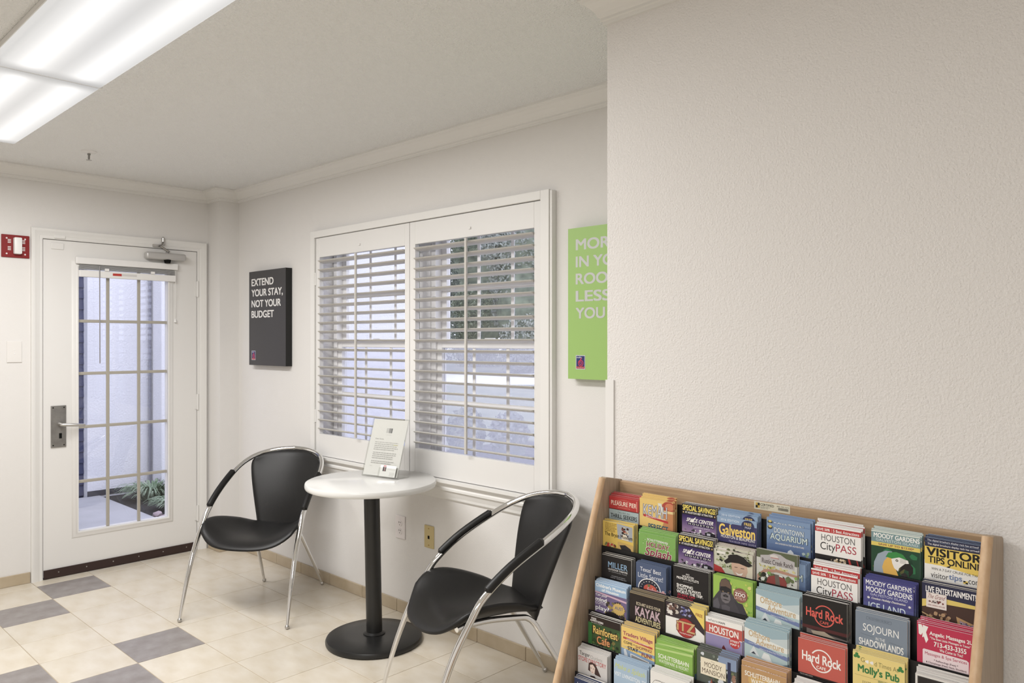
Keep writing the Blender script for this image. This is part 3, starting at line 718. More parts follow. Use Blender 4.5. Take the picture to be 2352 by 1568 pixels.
ROWZ = [.990, .912, .842, .760, .674, .594, .520, .440]
PITCH = 0.030; Y1 = -0.730
for k, zt in enumerate(ROWZ):
    y = Y1-PITCH*k
    top = zt+0.004 if k else 0.984
    zb = zt-0.212
    m = MB().box(RX0, y+0.0262, zb, RX1, y+0.0285, top).box(RX0, y-0.0015, zb, RX1, y+0.0262, zb+0.004)
    rk_add(m, 'tier_panel', M_blackp)
y = Y1-PITCH*7
rk_add(MB().box(RX0, y-0.004, 0.05, RX1, y-0.0016, 0.36), 'front_panel', M_oak)
rk_add(MB().box(RX0, fy(.05)+.03, 0.03, RX1, -0.68, 0.048), 'bottom_board', M_oak)

# covers ---------------------------------------------------------------
W_, K_, NAVY, YEL, RED = (236, 233, 230), (26, 24, 25), (38, 40, 70), (232, 200, 70), (190, 38, 42)
def cv_pier(p):
    p.R(0, 0, 1, .44, (186, 40, 40)); p.ring(.5, .42, .42, .34, .008, (215, 150, 120), .7, 2.45); p.T('PLEASURE PIER', .07, .14, .93, .30, (240, 225, 205), .01); p.T('GALVESTON ISLAND, TEXAS', .3, .345, .72, .375, (225, 175, 150))
    p.R(0, .43, 1, .455, (90, 20, 22)); p.R(.93, .06, .95, .42, (220, 150, 130)); p.T('CALLING ALL', .30, .51, .72, .565, (60, 62, 64), sp=1.2); p.T('THRILL SEEKERS', .05, .60, .95, .75, (40, 42, 46), .02)
    p.R(.08, .80, .36, .806, (90, 95, 98)); p.T('AND', .42, .78, .56, .82, (60, 62, 64)); p.R(.62, .80, .92, .806, (90, 95, 98)); p.T('PIER LOVERS', .08, .87, .95, 1.0, (40, 42, 46), .02)
def cv_kemah(p):
    p.P([(.62, .1), (1, .06), (1, 1.3), (.5, 1.3), (.75, .6)], (196, 128, 74)); p.E(.88, .16, .2, .17, (176, 64, 48)); p.E(.9, .15, .13, .11, (206, 120, 78)); p.P([(.55, .08), (.66, .08), (.72, .36), (.62, .36)], (214, 214, 206)); p.R(.72, .28, 1, .36, (222, 196, 130))
    p.T('KEMAH', .105, .165, .835, .545, (96, 90, 100), .05); p.T('KEMAH', .12, .175, .82, .535, (206, 206, 212), .0); p.P([(.12, .49), (.86, .60), (.86, .67), (.12, .56)], RED); p.T('BOARDWALK', .2, .535, .8, .575, W_, drop=.09); p.T('PERFECT', .27, .76, .86, .95, (42, 92, 112), .03, drop=.08)
def cv_space(p):
    for i in range(12): p.R(0, .33+i*.045, 1, .33+(i+1)*.045+.002, (50+i*10, 32+i*9, 92+i*7))
    p.T('SPECIAL SAVINGS!', .02, .03, .98, .20, (238, 214, 70), .035); p.T("AT HOUSTON'S BEST ATTRACTION", .09, .225, .90, .29, W_, .02); p.P([(.04, .235), (.06, .265), (.04, .295), (.02, .265)], (232, 190, 110)); p.P([(.96, .235), (.98, .265), (.96, .295), (.94, .265)], (232, 190, 110))
    p.P([(.22, .54), (.42, .36), (.33, .55)], W_); p.T('SPACE CENTER', .14, .42, .93, .535, W_, .03, shear=.3); p.R(.17, .555, .94, .64, (40, 32, 62)); p.T('HOUSTON', .20, .57, .92, .625, W_, .01, 1.5); p.T('LEARNING SPACE', .34, .665, .82, .70, (225, 222, 235))
    p.blobs(.02, .72, 1, 1.0, 40, [(36, 34, 40), (210, 208, 214), (120, 116, 126), (60, 56, 66), (232, 230, 234)], .02, .06); p.P([(.68, .80), (.80, .74), (.98, .80), (.98, .95), (.70, .95)], (40, 38, 46)); p.R(.74, .80, .84, .87, (190, 190, 200))
def cv_galv(p):
    p.R(0, 0, 1, .17, (134, 162, 196)); p.P([(.30, .16), (.40, .16), (.35, .205)], (134, 162, 196)); p.T('2016 EDITION', .09, .055, .56, .115, (226, 234, 244), .0, 1.2)
    p.E(.78, .16, .16, .15, (48, 52, 92)); p.T('FREE', .69, .075, .87, .15, YEL, .02); p.T('MAP', .71, .175, .86, .23, (206, 206, 226)); p.T('Galveston', .05, .20, .96, .50, (240, 204, 72), .03); p.T('HOUSTON & BEAUMONT', .10, .49, .97, .575, W_, .01); p.T('TRAVELER INFO GUIDE', .30, .62, .98, .665, (190, 188, 214), 0, 1.2)
    p.R(0, .72, 1, 1.2, (78, 58, 104))
def cv_aqua(p):
    for i in range(8): p.R(0, .30+i*.10, 1, .30+(i+1)*.10+.002, (104-i*5, 134-i*7, 176-i*6))
    p.E(.08, .10, .06, .05, (60, 60, 60)); p.E(.08, .08, .04, .03, (210, 190, 90)); p.T('DOWNTOWN', .16, .08, .86, .22, (60, 82, 110), .05); p.T('DOWNTOWN', .17, .085, .85, .215, (212, 222, 228), .02)
    p.T('AQUARIUM', .065, .23, .945, .43, (44, 66, 96), .05); p.T('AQUARIUM', .08, .24, .93, .42, (200, 216, 214), .02); p.T('AN UNDERWATER ADVENTURE', .2, .46, .86, .50, W_, 0.01); p.P([(.40, .95), (.50, .62), (.56, .58), (.62, .64), (.68, .95)], (214, 222, 230)); p.blobs(.72, .55, 1, .95, 14, [(110, 140, 110), (150, 170, 140), (170, 190, 190)], .02, .05)
def cv_city(p):
    p.R(0, .035, 1, .165, RED); p.T('SAVE 50%', .03, .07, .33, .135, W_, .03); p.R(.37, .06, .375, .145, (230, 180, 180)); p.T('5 Best Attractions', .40, .065, .96, .14, W_, .02)
    p.T('HOUSTON', .14, .22, .87, .38, (96, 94, 96), -.008); p.T('City', .12, .42, .45, .67, (38, 36, 38), -.004); p.T('PASS', .46, .42, .90, .61, (176, 30, 62), .0)
    p.R(0, .74, 1, 1.1, (34, 30, 32)); p.blobs(.3, .74, .7, .98, 26, [(190, 160, 110), (120, 96, 70), (220, 200, 170), (60, 50, 46)], .02, .05); p.P([(.72, .74), (.76, .74), (.84, 1.0), (.78, 1.0)], (190, 40, 40)); p.P([(.9, .74), (.92, .74), (1, 1.0), (.95, 1.0)], (160, 36, 36))
def cv_parrot(p):
    p.blobs(0, .34, 1, 1.0, 16, [(20, 90, 50), (30, 120, 70), (16, 60, 40), (90, 90, 40)], .06, .16)
    p.R(0, 0, 1, .25, (116, 148, 152)); p.R(0, 0, 1, .025, (214, 222, 214)); p.T('MOODY GARDENS', .05, .045, .99, .15, (240, 240, 238), .03); p.T('GALVESTON ISLAND', .10, .165, .96, .225, (214, 226, 228), 0, 1.1); p.R(0, .25, 1, .34, (222, 200, 74)); p.T('SAVE UP TO $12.00*', .15, .268, .88, .322, (128, 40, 70), .02)
    p.P([(.05, .98), (.06, .72), (.14, .52), (.30, .42), (.44, .42), (.40, .60), (.30, .75), (.27, .98)], (150, 166, 182)); p.P([(.30, .56), (.36, .45), (.52, .41), (.66, .45), (.74, .55), (.60, .53), (.42, .57)], (40, 140, 60)); p.P([(.27, .66), (.34, .56), (.46, .58), (.46, .70), (.52, .82), (.58, .98), (.27, .98), (.23, .80)], (226, 176, 52))
    p.P([(.42, .58), (.58, .52), (.76, .56), (.78, .64), (.66, .68), (.58, .76), (.56, .84), (.48, .78), (.44, .68)], (232, 230, 226)); p.E(.535, .60, .028, .026, K_); p.E(.535, .60, .013, .012, (230, 226, 200)); p.P([(.58, .86), (.62, .72), (.70, .64), (.80, .62), (.86, .70), (.86, .82), (.78, .92), (.77, .80), (.68, .76)], (30, 26, 28)); p.P([(.62, .88), (.70, .84), (.76, .90), (.70, .98), (.64, .96)], (44, 40, 42))
    for i in range(4): p.R(.60, .555+i*.025, .72, .560+i*.025, (60, 58, 60))
def cv_visitor(p):
    p.R(0, 0, 1, .10, (42, 46, 76)); p.T('The digital brochure display rack has arrived!', .05, .025, .95, .075, (226, 226, 232), .01); p.P([(0, .10), (1, .10), (1, .56), (.6, .50), (.3, .46), (0, .46)], (230, 198, 62))
    p.T('VISITOR', .03, .115, .99, .285, K_, .035); p.T('TIPS ONLINE', .06, .295, .99, .43, K_, .03); p.P([(.38, .47), (.47, .42), (.44, .48)], K_); p.T('WIN A 7 DAY CRUISE FOR TWO', .12, .52, .97, .57, (60, 58, 58), .0); p.T('visitor', .11, .62, .42, .73, (64, 62, 64)); p.T('tips', .43, .60, .66, .745, (110, 130, 176), .02); p.T('com', .77, .645, .97, .725, (64, 62, 64))
    p.R(.68, .68, .72, .71, K_); p.R(.72, .68, .76, .71, YEL); p.R(.68, .71, .72, .74, YEL); p.R(.72, .71, .76, .74, K_); p.ring(.45, .70, .33, .10, .006, (150, 160, 184), PI*1.05, PI*1.8); p.lines(.35, .80, .97, 3, .05, .016, (150, 148, 148)); p.P([(.1, .85), (.52, .88), (.54, 1.1), (.1, 1.1)], (50, 48, 50)); p.P([(.12, .87), (.50, .90), (.51, 1.1), (.12, 1.1)], (150, 170, 190))
def cv_bryan(p):
    p.P([(.46, .02), (.97, .06), (.97, .55), (.50, .52)], (158, 164, 172)); p.blobs(.58, .08, .88, .46, 26, [(60, 40, 34), (196, 150, 90), (226, 206, 170), (140, 60, 44), (40, 34, 34)], .02, .06); p.P([(.62, .52), (.66, .36), (.76, .34), (.86, .52)], (226, 214, 190))
    p.lines(.08, .05, .46, 6, .05, .02, (140, 112, 40)); p.T('The Bryan Museum', .07, .36, .97, .52, (52, 44, 30), .0, drop=.10); p.blobs(.04, .68, .46, 1.0, 28, [(120, 120, 70), (190, 50, 44), (70, 60, 40), (206, 180, 120), (150, 140, 80)], .03, .07); p.P([(.5, .62), (1, .66), (1, 1.1), (.5, 1.05)], (196, 160, 80)); p.P([(.56, .72), (.74, .68), (.92, .78), (.98, .98), (.84, .92), (.66, .94)], (42, 38, 40))
def cv_splash(p):
    p.blobs(0, 0, 1, .6, 26, [(140, 60, 60), (220, 230, 210), (70, 130, 50)], .008, .014); p.P([(0, .62), (.15, .70), (.5, .80), (1, .84), (1, 1.2), (0, 1.2)], (214, 222, 220)); p.T('SCHLITTERBAHN', .24, .135, .80, .195, W_, .02, drop=.06); p.T('HOLIDAY', .22, .22, .84, .38, (238, 226, 220), .05, drop=.08); p.T('HOLIDAY', .23, .23, .83, .37, (140, 42, 62), .02, drop=.08)
    p.T('Splash', .18, .38, .90, .70, (238, 226, 220), .05, shear=.2, drop=.1); p.T('Splash', .19, .39, .89, .69, (140, 42, 62), .02, shear=.2, drop=.1); p.P([(.56, .78), (.94, .86), (.94, 1.02), (.58, .95)], (182, 34, 46)); p.T('2 NEW', .62, .84, .90, .93, W_, .03, drop=.06)
def cv_hat(p):
    p.blobs(0, 0, 1, .7, 60, [(96, 104, 60), (150, 160, 110), (60, 66, 44), (206, 206, 190), (40, 40, 34)], .02, .07); p.R(.08, .06, .30, .15, (226, 224, 216)); p.P([(0, .55), (.2, .62), (.38, .95), (.30, 1.2), (0, 1.2)], (176, 40, 40)); p.P([(.5, .98), (.92, .82), (1, 1.2), (.4, 1.2)], (176, 40, 40)); p.P([(.84, .42), (1, .42), (1, .95), (.84, .85)], (214, 204, 184))
    p.P([(.26, .38), (.36, .26), (.42, .12), (.60, .07), (.78, .12), (.86, .22), (1.0, .34), (.90, .42), (.62, .36), (.44, .38), (.32, .46)], (34, 30, 32)); p.P([(.46, .38), (.66, .36), (.86, .42), (.88, .60), (.82, .78), (.68, .86), (.54, .78), (.47, .60)], (206, 168, 146)); p.P([(.56, .68), (.66, .72), (.76, .66), (.72, .76), (.62, .77)], (236, 228, 222)); p.R(.54, .50, .62, .52, (70, 50, 44)); p.R(.70, .50, .79, .52, (70, 50, 44)); p.P([(.52, .82), (.68, .90), (.86, .80), (.84, .96), (.60, 1.0), (.46, .94)], (230, 226, 220))
def cv_ranch(p):
    p.P([(0, .0), (1, .0), (1, .3), (0, .22)], (90, 98, 70)); p.P([(.10, .16), (.30, .12), (.44, .05), (.60, .06), (.74, .14), (.94, .18), (.94, .40), (.10, .36)], (176, 172, 174)); p.E(.44, .14, .10, .05, (206, 200, 196)); p.R(.36, .17, .56, .185, (176, 60, 60)); p.T('Rustic Creek Ranch', .14, .23, .90, .36, (66, 54, 52), .01, drop=.05)
    p.blobs(.05, .38, .97, .54, 40, [(176, 170, 90), (120, 130, 60), (200, 190, 130)], .02, .05); p.P([(.02, .70), (.2, .52), (.55, .47), (1.0, .52), (1, .58), (.5, .54), (.22, .62), (.02, .90)], (176, 130, 110)); p.blobs(.0, .56, 1, .95, 60, [(60, 64, 44), (96, 110, 66), (206, 212, 204), (40, 42, 34)], .02, .08)
    p.P([(.24, .90), (.30, .70), (.48, .62), (.70, .66), (.76, .78), (.74, .98), (.28, .98)], (138, 56, 52)); p.P([(.46, .60), (.56, .60), (.62, 1.05), (.50, 1.05)], (104, 92, 84)); p.R(0, .98, 1, 1.2, (160, 146, 138)); p.star(.32, .60, .06, 5, (120, 170, 60), .5); p.star(.98, .60, .06, 5, (120, 170, 60), .5)
def cv_ice(p):
    for i in range(6): p.R(0, .42+i*.10, 1, .52+i*.10+.002, (84+i*14, 88+i*18, 152+i*8))
    p.T('MOODY GARDENS', .05, .03, .97, .155, (238, 238, 244), .02); p.T('GALVESTON ISLAND', .14, .175, .88, .235, (206, 208, 232), 0, 1.05); p.star(.10, .30, .04, 6, W_, .4); p.T('Coolest Holiday Destination', .16, .27, .84, .335, W_, .02, shear=.3); p.star(.92, .33, .04, 6, W_, .4); p.T('ICE LAND', .10, .40, .84, .57, (214, 228, 240), .01); p.T('ICE SCULPTURES', .10, .60, .70, .66, W_, .01); p.E(.84, .60, .05, .04, (190, 50, 50))
def cv_live(p):
    p.P([(0, .32), (.4, .24), (1, .26), (1, .34), (.4, .34), (0, .48)], (222, 196, 84)); p.P([(0, .46), (.4, .34), (1, .32), (1, 1.2), (0, 1.2)], (70, 46, 38)); p.blobs(.02, .48, .55, .95, 46, [(120, 84, 60), (54, 34, 30), (150, 110, 76), (84, 56, 44), (176, 140, 100)], .02, .05); p.P([(.62, .52), (.98, .62), (1, .90), (.66, .72)], (180, 140, 90)); p.P([(.68, .58), (.95, .66), (.97, .82), (.70, .70)], (150, 130, 150)); p.blobs(.68, .58, .96, .80, 16, [(206, 190, 206), (90, 70, 90), (60, 50, 50), (140, 110, 150)], .015, .04)
    p.P([(0, .56), (1, .88), (1, .90), (0, .58)], (190, 160, 110)); p.T('LIVE ENTERTAINMENT!', .07, .05, .97, .165, (238, 236, 238), .035, drop=.0); p.R(.08, .17, .45, .45, (228, 218, 214)); p.T('The Grand', .11, .195, .42, .275, (140, 64, 66), 0, shear=.4); p.blobs(.11, .29, .42, .37, 22, [(90, 80, 82), (150, 140, 140), (120, 60, 60)], .01, .025); p.T('1894 OPERA HOUSE', .11, .39, .42, .415, (150, 80, 80))
def cv_miller(p):
    p.T('MILLER', .22, .20, .88, .40, (134, 172, 206), .01); p.T('OUTDOOR THEATRE', .22, .43, .88, .49, W_, .01); p.T('IN HERMANN PARK', .24, .52, .86, .555, (170, 168, 170), 0, 1.3); p.T('CALENDAR OF EVENTS', .34, .66, .80, .69, (190, 188, 190)); p.T('AUGUST - NOVEMBER 2015', .30, .72, .84, .75, (190, 188, 190))
def cv_texas(p):
    p.T("Texas' Best", .14, .12, .84, .27, (232, 232, 236), .0); p.T('Little Secret!', .07, .33, .90, .49, (214, 218, 228), -.005); p.ring(.45, .86, .38, .38, .03, (232, 230, 228)); p.E(.45, .86, .345, .345, (44, 46, 62))
    for i in range(9): p.star(.45+.28*math.cos(PI*(i+.5)/9), .86-.28*math.sin(PI*(i+.5)/9), .022, 5, W_, .45)
    p.E(.48, .84, .22, .17, (206, 84, 64)); p.star(.44, .72, .07, 5, (70, 120, 60), .4); p.T('Jacksonville', .36, .78, .99, 1.0, (238, 226, 226), .06, shear=.3, drop=.05); p.T('Jacksonville', .37, .79, .98, .99, (200, 84, 96), .02, shear=.3, drop=.05)
def cv_outlets(p):
    p.T('GO', .36, .16, .46, .20, W_, .02); p.T('HOUSTON', .26, .22, .58, .28, W_, .02); p.T('PREMIUM OUTLETS', .10, .29, .72, .36, W_, .02, drop=.05); p.R(.28, .40, .56, .41, (140, 138, 140))
    for i, (t, x) in enumerate((('SHOPPING', .56), ("THAT'S ALWAYS", .78), ('WORTH THE TRIP.', .84))): p.T(t, .10, .50+i*.095, x, .585+i*.095, W_, .035, drop=.04)
    p.T('25-65% OFF', .12, .785, .62, .85, (190, 34, 66), .03, drop=.04); p.T('EVERY DAY.', .12, .875, .58, .94, (190, 34, 66), .03, drop=.04)
def cv_zoo(p):
    p.blobs(.3, 0, 1, 1.1, 70, [(140, 190, 50), (190, 200, 70), (100, 170, 40), (214, 206, 110)], .02, .06); p.P([(0, 1.2), (0, .66), (.08, .52), (.16, .40), (.17, .20), (.22, .08), (.32, .03), (.41, .07), (.47, .20), (.48, .40), (.56, .52), (.68, .66), (.78, .84), (.86, 1.2)], (70, 67, 74)); p.P([(.18, .28), (.19, .15), (.25, .08), (.33, .05), (.41, .10), (.45, .20), (.46, .30), (.32, .26)], (104, 84, 72)); p.P([(.17, .36), (.21, .28), (.33, .25), (.45, .29), (.47, .38), (.43, .44), (.33, .41), (.22, .43)], (38, 36, 40)); p.E(.255, .40, .022, .014, (206, 170, 120), 10); p.E(.395, .405, .022, .014, (206, 170, 120), 10); p.E(.255, .40, .011, .012, (10, 10, 10), 8); p.E(.395, .405, .011, .012, (10, 10, 10), 8)
    p.P([(.21, .46), (.27, .42), (.39, .42), (.44, .47), (.45, .58), (.40, .68), (.32, .71), (.24, .67), (.20, .57)], (112, 107, 112)); p.P([(.25, .50), (.33, .455), (.40, .505), (.38, .54), (.27, .54)], (60, 57, 62)); p.E(.29, .515, .018, .012, (18, 16, 18), 10); p.E(.365, .517, .018, .012, (18, 16, 18), 10); p.P([(.23, .61), (.33, .595), (.43, .615), (.33, .625)], (36, 33, 36)); p.P([(.0, .72), (.12, .60), (.18, .80), (.10, 1.1), (0, 1.1)], (92, 90, 98)); p.P([(.22, .78), (.33, .74), (.44, .78), (.42, 1.0), (.24, 1.0)], (88, 84, 92))
    p.P([(.55, .60), (.75, .62), (.90, .95), (.70, .9)], (60, 58, 66)); p.E(.70, .40, .175, .19, (140, 86, 74)); p.T('HAVE YOU BEEN TO THE', .58, .29, .82, .315, (226, 206, 196)); p.T('ZOO', .56, .335, .82, .435, W_, .03); p.T('LATELY?', .55, .455, .83, .52, (226, 196, 180), .0); p.R(0, .97, 1, 1.2, (120, 180, 50))
def cv_offshore(p):
    p.P([(0, 0), (1, .0), (1, .38), (0, .16)], (150, 178, 190)); p.P([(0, .12), (1, .34), (1, .52), (0, .48)], (222, 226, 222)); p.P([(.5, .30), (1, .16), (1, .40)], (190, 204, 208)); p.T('Offshore', .10, .17, .60, .33, (196, 168, 124), .02, drop=.08); p.T('Adventure', .27, .34, .92, .50, (196, 168, 124), .02, drop=.09); p.P([(0, .42), (1, .60), (1, .70), (0, .52)], (110, 128, 176)); p.T('Come Explore the Ocean Star', .10, .475, .66, .51, (226, 228, 236), .01, drop=.09); p.T('Offshore Drilling Rig Museum', .35, .565, .90, .60, (226, 228, 236), .01, drop=.09)
    p.P([(.12, .74), (.22, .54), (.36, .78)], (206, 216, 220)); p.P([(.40, .80), (.46, .64), (.58, .66), (.66, .86)], (222, 228, 228)); p.P([(.16, .74), (.22, .68), (.28, .75)], (60, 70, 84)); p.P([(.55, .98), (1, .78), (1, .90), (.7, 1.1)], (96, 120, 132))
def cv_rock(p, fg, dark):
    p.ring(.50, .42, .235, .265, .028, fg); p.R(.06, .30, .94, .50, (190, 66, 54) if not dark else (26, 24, 25)) if False else None
    bg = K_ if dark else (200, 84, 70)
    p.P([(.20, .27), (.80, .38), (.80, .52), (.20, .41)], bg); p.T('Hard Rock', .085, .28, .915, .50, fg, .03, drop=.13); p.T('CAFE', .40, .545, .60, .615, fg, .02, drop=.03)
    if dark:
        p.R(0, .72, 1, .80, (84, 34, 36)); p.P([(.1, .80), (1, .88), (1, 1.2), (.1, 1.2)], (110, 100, 98)); p.P([(.2, .84), (.5, .80), (.78, .92), (.70, 1.1), (.3, 1.0)], (176, 160, 140))
    else:
        p.R(0, .80, 1, 1.3, (46, 32, 30)); p.T('THIS IS HARD ROCK', .04, .82, .32, .85, (214, 200, 196)); p.E(.5, 1.1, .38, .2, (176, 110, 84))
def cv_soj(p):
    p.R(.22, .09, .70, .16, (70, 82, 100)); p.R(.225, .095, .695, .155, (124, 138, 156)); p.T('MCGOVERN MUSEUM', .26, .11, .66, .14, (60, 70, 86)); p.T('SOJOURN', .15, .27, .84, .50, (236, 236, 236), -.008); p.P([(.10, .52), (.36, .55), (.36, .555), (.10, .525)], (70, 80, 96)); p.P([(.66, .58), (.90, .61), (.90, .615), (.66, .585)], (70, 80, 96)); p.T('IN THE', .40, .54, .58, .61, (230, 232, 234), -.004); p.T('SHADOWLANDS', .07, .63, .93, .80, (238, 238, 238), .025, drop=.04); p.T('by Michael Power Collins', .34, .85, .70, .89, (210, 214, 220))
def cv_angel(p):
    p.P([(.02, .02), (.08, .02), (.12, .14), (.07, .24), (.03, .22)], W_); p.P([(.10, .02), (.20, .04), (.16, .16), (.20, .30), (.16, .38), (.12, .26), (.09, .28), (.10, .18)], W_); p.T('Angelic Massages 2U', .22, .12, .97, .22, W_, .03, drop=.02); p.T('"The Best Little Massages in Texas"', .23, .23, .93, .29, W_, .02); p.T('713-433-3355', .30, .31, .86, .41, W_, .035); p.T('We Come to You!', .40, .43, .80, .49, W_, .02)
    p.P([(.12, .50), (.86, .53), (.90, .56), (.90, 1.3), (.10, 1.3), (.10, .52)], (234, 214, 220)); p.T('Massages & Spa Services', .14, .55, .87, .63, (180, 44, 84), .01); p.T('* Reflexology (Feet) *', .30, .67, .72, .72, (90, 60, 74), .02); p.T('& Champissage (Head, Neck, Shoulders)', .16, .735, .86, .78, (90, 60, 74), .02); p.lines(.14, .80, .86, 4, .045, .018, (150, 130, 140)); p.T('60 min. $100', .26, 1.0, .46, 1.03, (110, 90, 100)); p.R(.54, .98, .80, 1.05, (150, 110, 120)); p.R(.545, .985, .795, 1.045, (234, 214, 220)); p.T('90 min. $120', .57, 1.0, .77, 1.03, (110, 90, 100)); p.T('* Hair Removal *', .36, 1.08, .68, 1.12, (90, 60, 74), .02)
def cv_child(p):
    p.R(0, 0, 1, .02, (190, 210, 230)); p.R(0, .32, 1, 1.2, (112, 96, 140)); p.P([(0, .32), (1, .42), (1, .48), (0, .36)], (206, 170, 190)); p.T("Children's Museum", .03, .06, .97, .17, (240, 242, 246), .03, drop=.04); p.T('of Houston', .22, .20, .76, .29, (240, 242, 246), .03, drop=.03); p.blobs(.3, .48, 1, 1.1, 40, [(120, 110, 60), (70, 60, 50), (160, 140, 70), (60, 50, 60)], .04, .09); p.T('Can your', .03, .38, .40, .48, (232, 230, 236), .02); p.T('mind', .02, .50, .38, .62, (240, 240, 242), .03); p.T('come', .02, .63, .36, .73, (214, 206, 220), -.004); p.T('play?', .02, .76, .46, .95, (240, 240, 242), .02)
    p.star(.76, .72, .20, 18, (206, 170, 84), .86); p.T('AUST', .64, .64, .90, .74, (90, 104, 140), .02); p.E(.55, 1.0, .22, .14, (40, 32, 34)); p.E(.52, 1.12, .14, .12, (180, 130, 110))
def cv_kayak(p):
    p.R(0, .0, 1, .02, (150, 130, 90)); p.T('ECO-ART & ECO-TOUR', .20, .25, .90, .34, (214, 200, 170), .02, drop=.12); p.T('KAYAK', .17, .38, .90, .66, (196, 168, 178), .03, drop=.12); p.T('ADVENTURES', .17, .68, .90, .85, (206, 192, 140), .03, drop=.12)
def cv_itz(p):
    p.P([(0, 0), (1, 0), (1, .66), (.62, .40), (0, .40)], (56, 46, 52)); p.blobs(0, 0, .36, .38, 30, [(196, 186, 176), (120, 90, 80), (60, 44, 44), (226, 220, 214)], .03, .07); p.blobs(.36, .02, .72, .30, 26, [(90, 90, 150), (60, 56, 90), (150, 150, 190), (50, 40, 50)], .03, .06); p.P([(.62, 0), (1, 0), (1, .50)], (236, 206, 76)); p.T('FREE', .79, .12, .96, .20, (150, 70, 40), .02, drop=.08)
    p.E(.53, .60, .25, .26, (182, 40, 40)); p.ring(.53, .60, .25, .26, .02, (130, 26, 30)); p.T('iTZ', .285, .425, .785, .715, (110, 60, 40), .05); p.T('iTZ', .30, .44, .77, .70, (206, 166, 110), .03); p.T('FamilyFoodsFun', .38, .735, .72, .78, W_, .01); p.T('All You Can Eat Buffet Includes', .2, .90, .80, .935, (90, 88, 88), drop=.06)
def cv_where(p):
    p.R(0, .16, 1, .46, (196, 84, 74)); p.P([(0, .16), (.55, .16), (.58, .13), (.58, .0), (0, 0)], (236, 234, 230)); p.T('where', .06, .04, .34, .12, (120, 118, 120), .0); p.T('MAPS', .36, .06, .54, .12, (60, 58, 60), .02); p.T('HOUSTON', .10, .22, .90, .42, (240, 236, 232), .03, drop=.04); p.R(0, .48, 1, 1.2, (150, 140, 186)); p.P([(.40, 1.1), (.46, .78), (.50, .70), (.56, .80), (.64, 1.1)], (110, 40, 44)); p.E(.80, .56, .15, .16, (200, 50, 52)); p.T('STREET', .68, .49, .92, .55, W_, .03); p.T('MAP 2', .68, .58, .92, .64, W_, .03)
def cv_molly(p):
    for cx, cy in ((.08, .08), (.92, .14)):
        for a in range(3): p.E(cx+.035*math.cos(PI/2+2.1*a), cy-.035*math.sin(PI/2+2.1*a), .034, .034, (50, 130, 60), 12)
    for cx in (.285, .375): p.star(cx, .16, .045, 3, W_, .7)
    p.T('G', .16, .09, .235, .19, (140, 130, 70), -.01); p.T('d Times At', .43, .11, .88, .21, (140, 130, 70), -.01, drop=.03); p.T("Molly's Pub", .10, .25, .90, .47, (44, 124, 60), .04, drop=.05); p.R(.04, .49, .96, .495, (150, 140, 80)); p.T('IRISH SPORTS BAR', .50, .50, .90, .545, (60, 110, 60), .01); p.T('11128 WESTHEIMER', .20, .59, .80, .65, (70, 60, 40), .0, 1.1); p.T('HOUSTON', .36, .69, .66, .74, (70, 60, 40), 0, 1.1); p.R(.05, .78, .95, 1.3, (30, 28, 28)); p.R(.16, .92, .5, .95, (200, 196, 190))
def cv_rain(p):
    p.blobs(0, .28, 1, 1.1, 60, [(60, 110, 50), (40, 70, 34), (90, 120, 50), (120, 110, 50), (30, 44, 28)], .04, .10); p.R(0, 0, 1, .22, (44, 32, 28)); p.R(0, .22, .12, 1.1, (44, 110, 50)); p.T('FREE', .10, .05, .26, .11, W_, .02); p.T('APPETIZER!', .06, .12, .48, .18, W_, .03); p.T('See back for details', .10, .20, .44, .225, (206, 204, 196)); p.T('Rainforest', .14, .29, .94, .55, (90, 44, 34), .07, drop=.10); p.T('Rainforest', .16, .30, .92, .54, (230, 196, 84), .02, drop=.10); p.T('Cafe', .26, .58, .70, .84, (90, 44, 34), .07); p.T('Cafe', .28, .59, .68, .83, (222, 150, 80), .02); p.T('A WILD PLACE TO SHOP AND EAT', .08, .90, .94, .94, (226, 222, 206), .01, drop=.08)
def cv_trade(p):
    p.R(0, .60, 1, 1.2, (130, 158, 190)); p.P([(0, .60), (1, .70), (1, .78), (0, .66)], (232, 196, 90)); p.T('Traders Village', .05, .14, .95, .30, (226, 150, 140), .05, drop=.06); p.T('Traders Village', .06, .145, .94, .295, (150, 64, 72), .02, drop=.06); p.P([(.06, .31), (.94, .38), (.94, .44), (.06, .37)], (190, 70, 60)); p.T("AMERICA'S #1 FLEA MARKET", .16, .345, .84, .385, W_, .01, drop=.05); p.T('COME', .08, .43, .34, .51, (70, 60, 60), .02); p.T('FOR THE', .36, .45, .42, .50, (110, 100, 90)); p.T('SHOPPING!', .44, .46, .92, .55, (150, 84, 80), .02, drop=.02); p.T('STAY', .20, .56, .52, .67, (60, 50, 54), .03); p.T('FOR THE', .54, .59, .60, .64, (110, 100, 90)); p.T('FUN!', .62, .62, .92, .74, (150, 64, 72), .03)
    p.P([(.08, .70), (.14, .66), (.20, .84), (.26, 1.1), (.12, 1.1)], (206, 214, 222)); p.P([(.28, .76), (.84, .84), (.84, 1.1), (.30, 1.06)], (228, 226, 222)); p.P([(.31, .79), (.81, .86), (.81, 1.0), (.32, .96)], (150, 150, 150)); p.blobs(.34, .88, .80, .98, 18, [(110, 70, 60), (70, 66, 66), (190, 180, 176)], .02, .035)
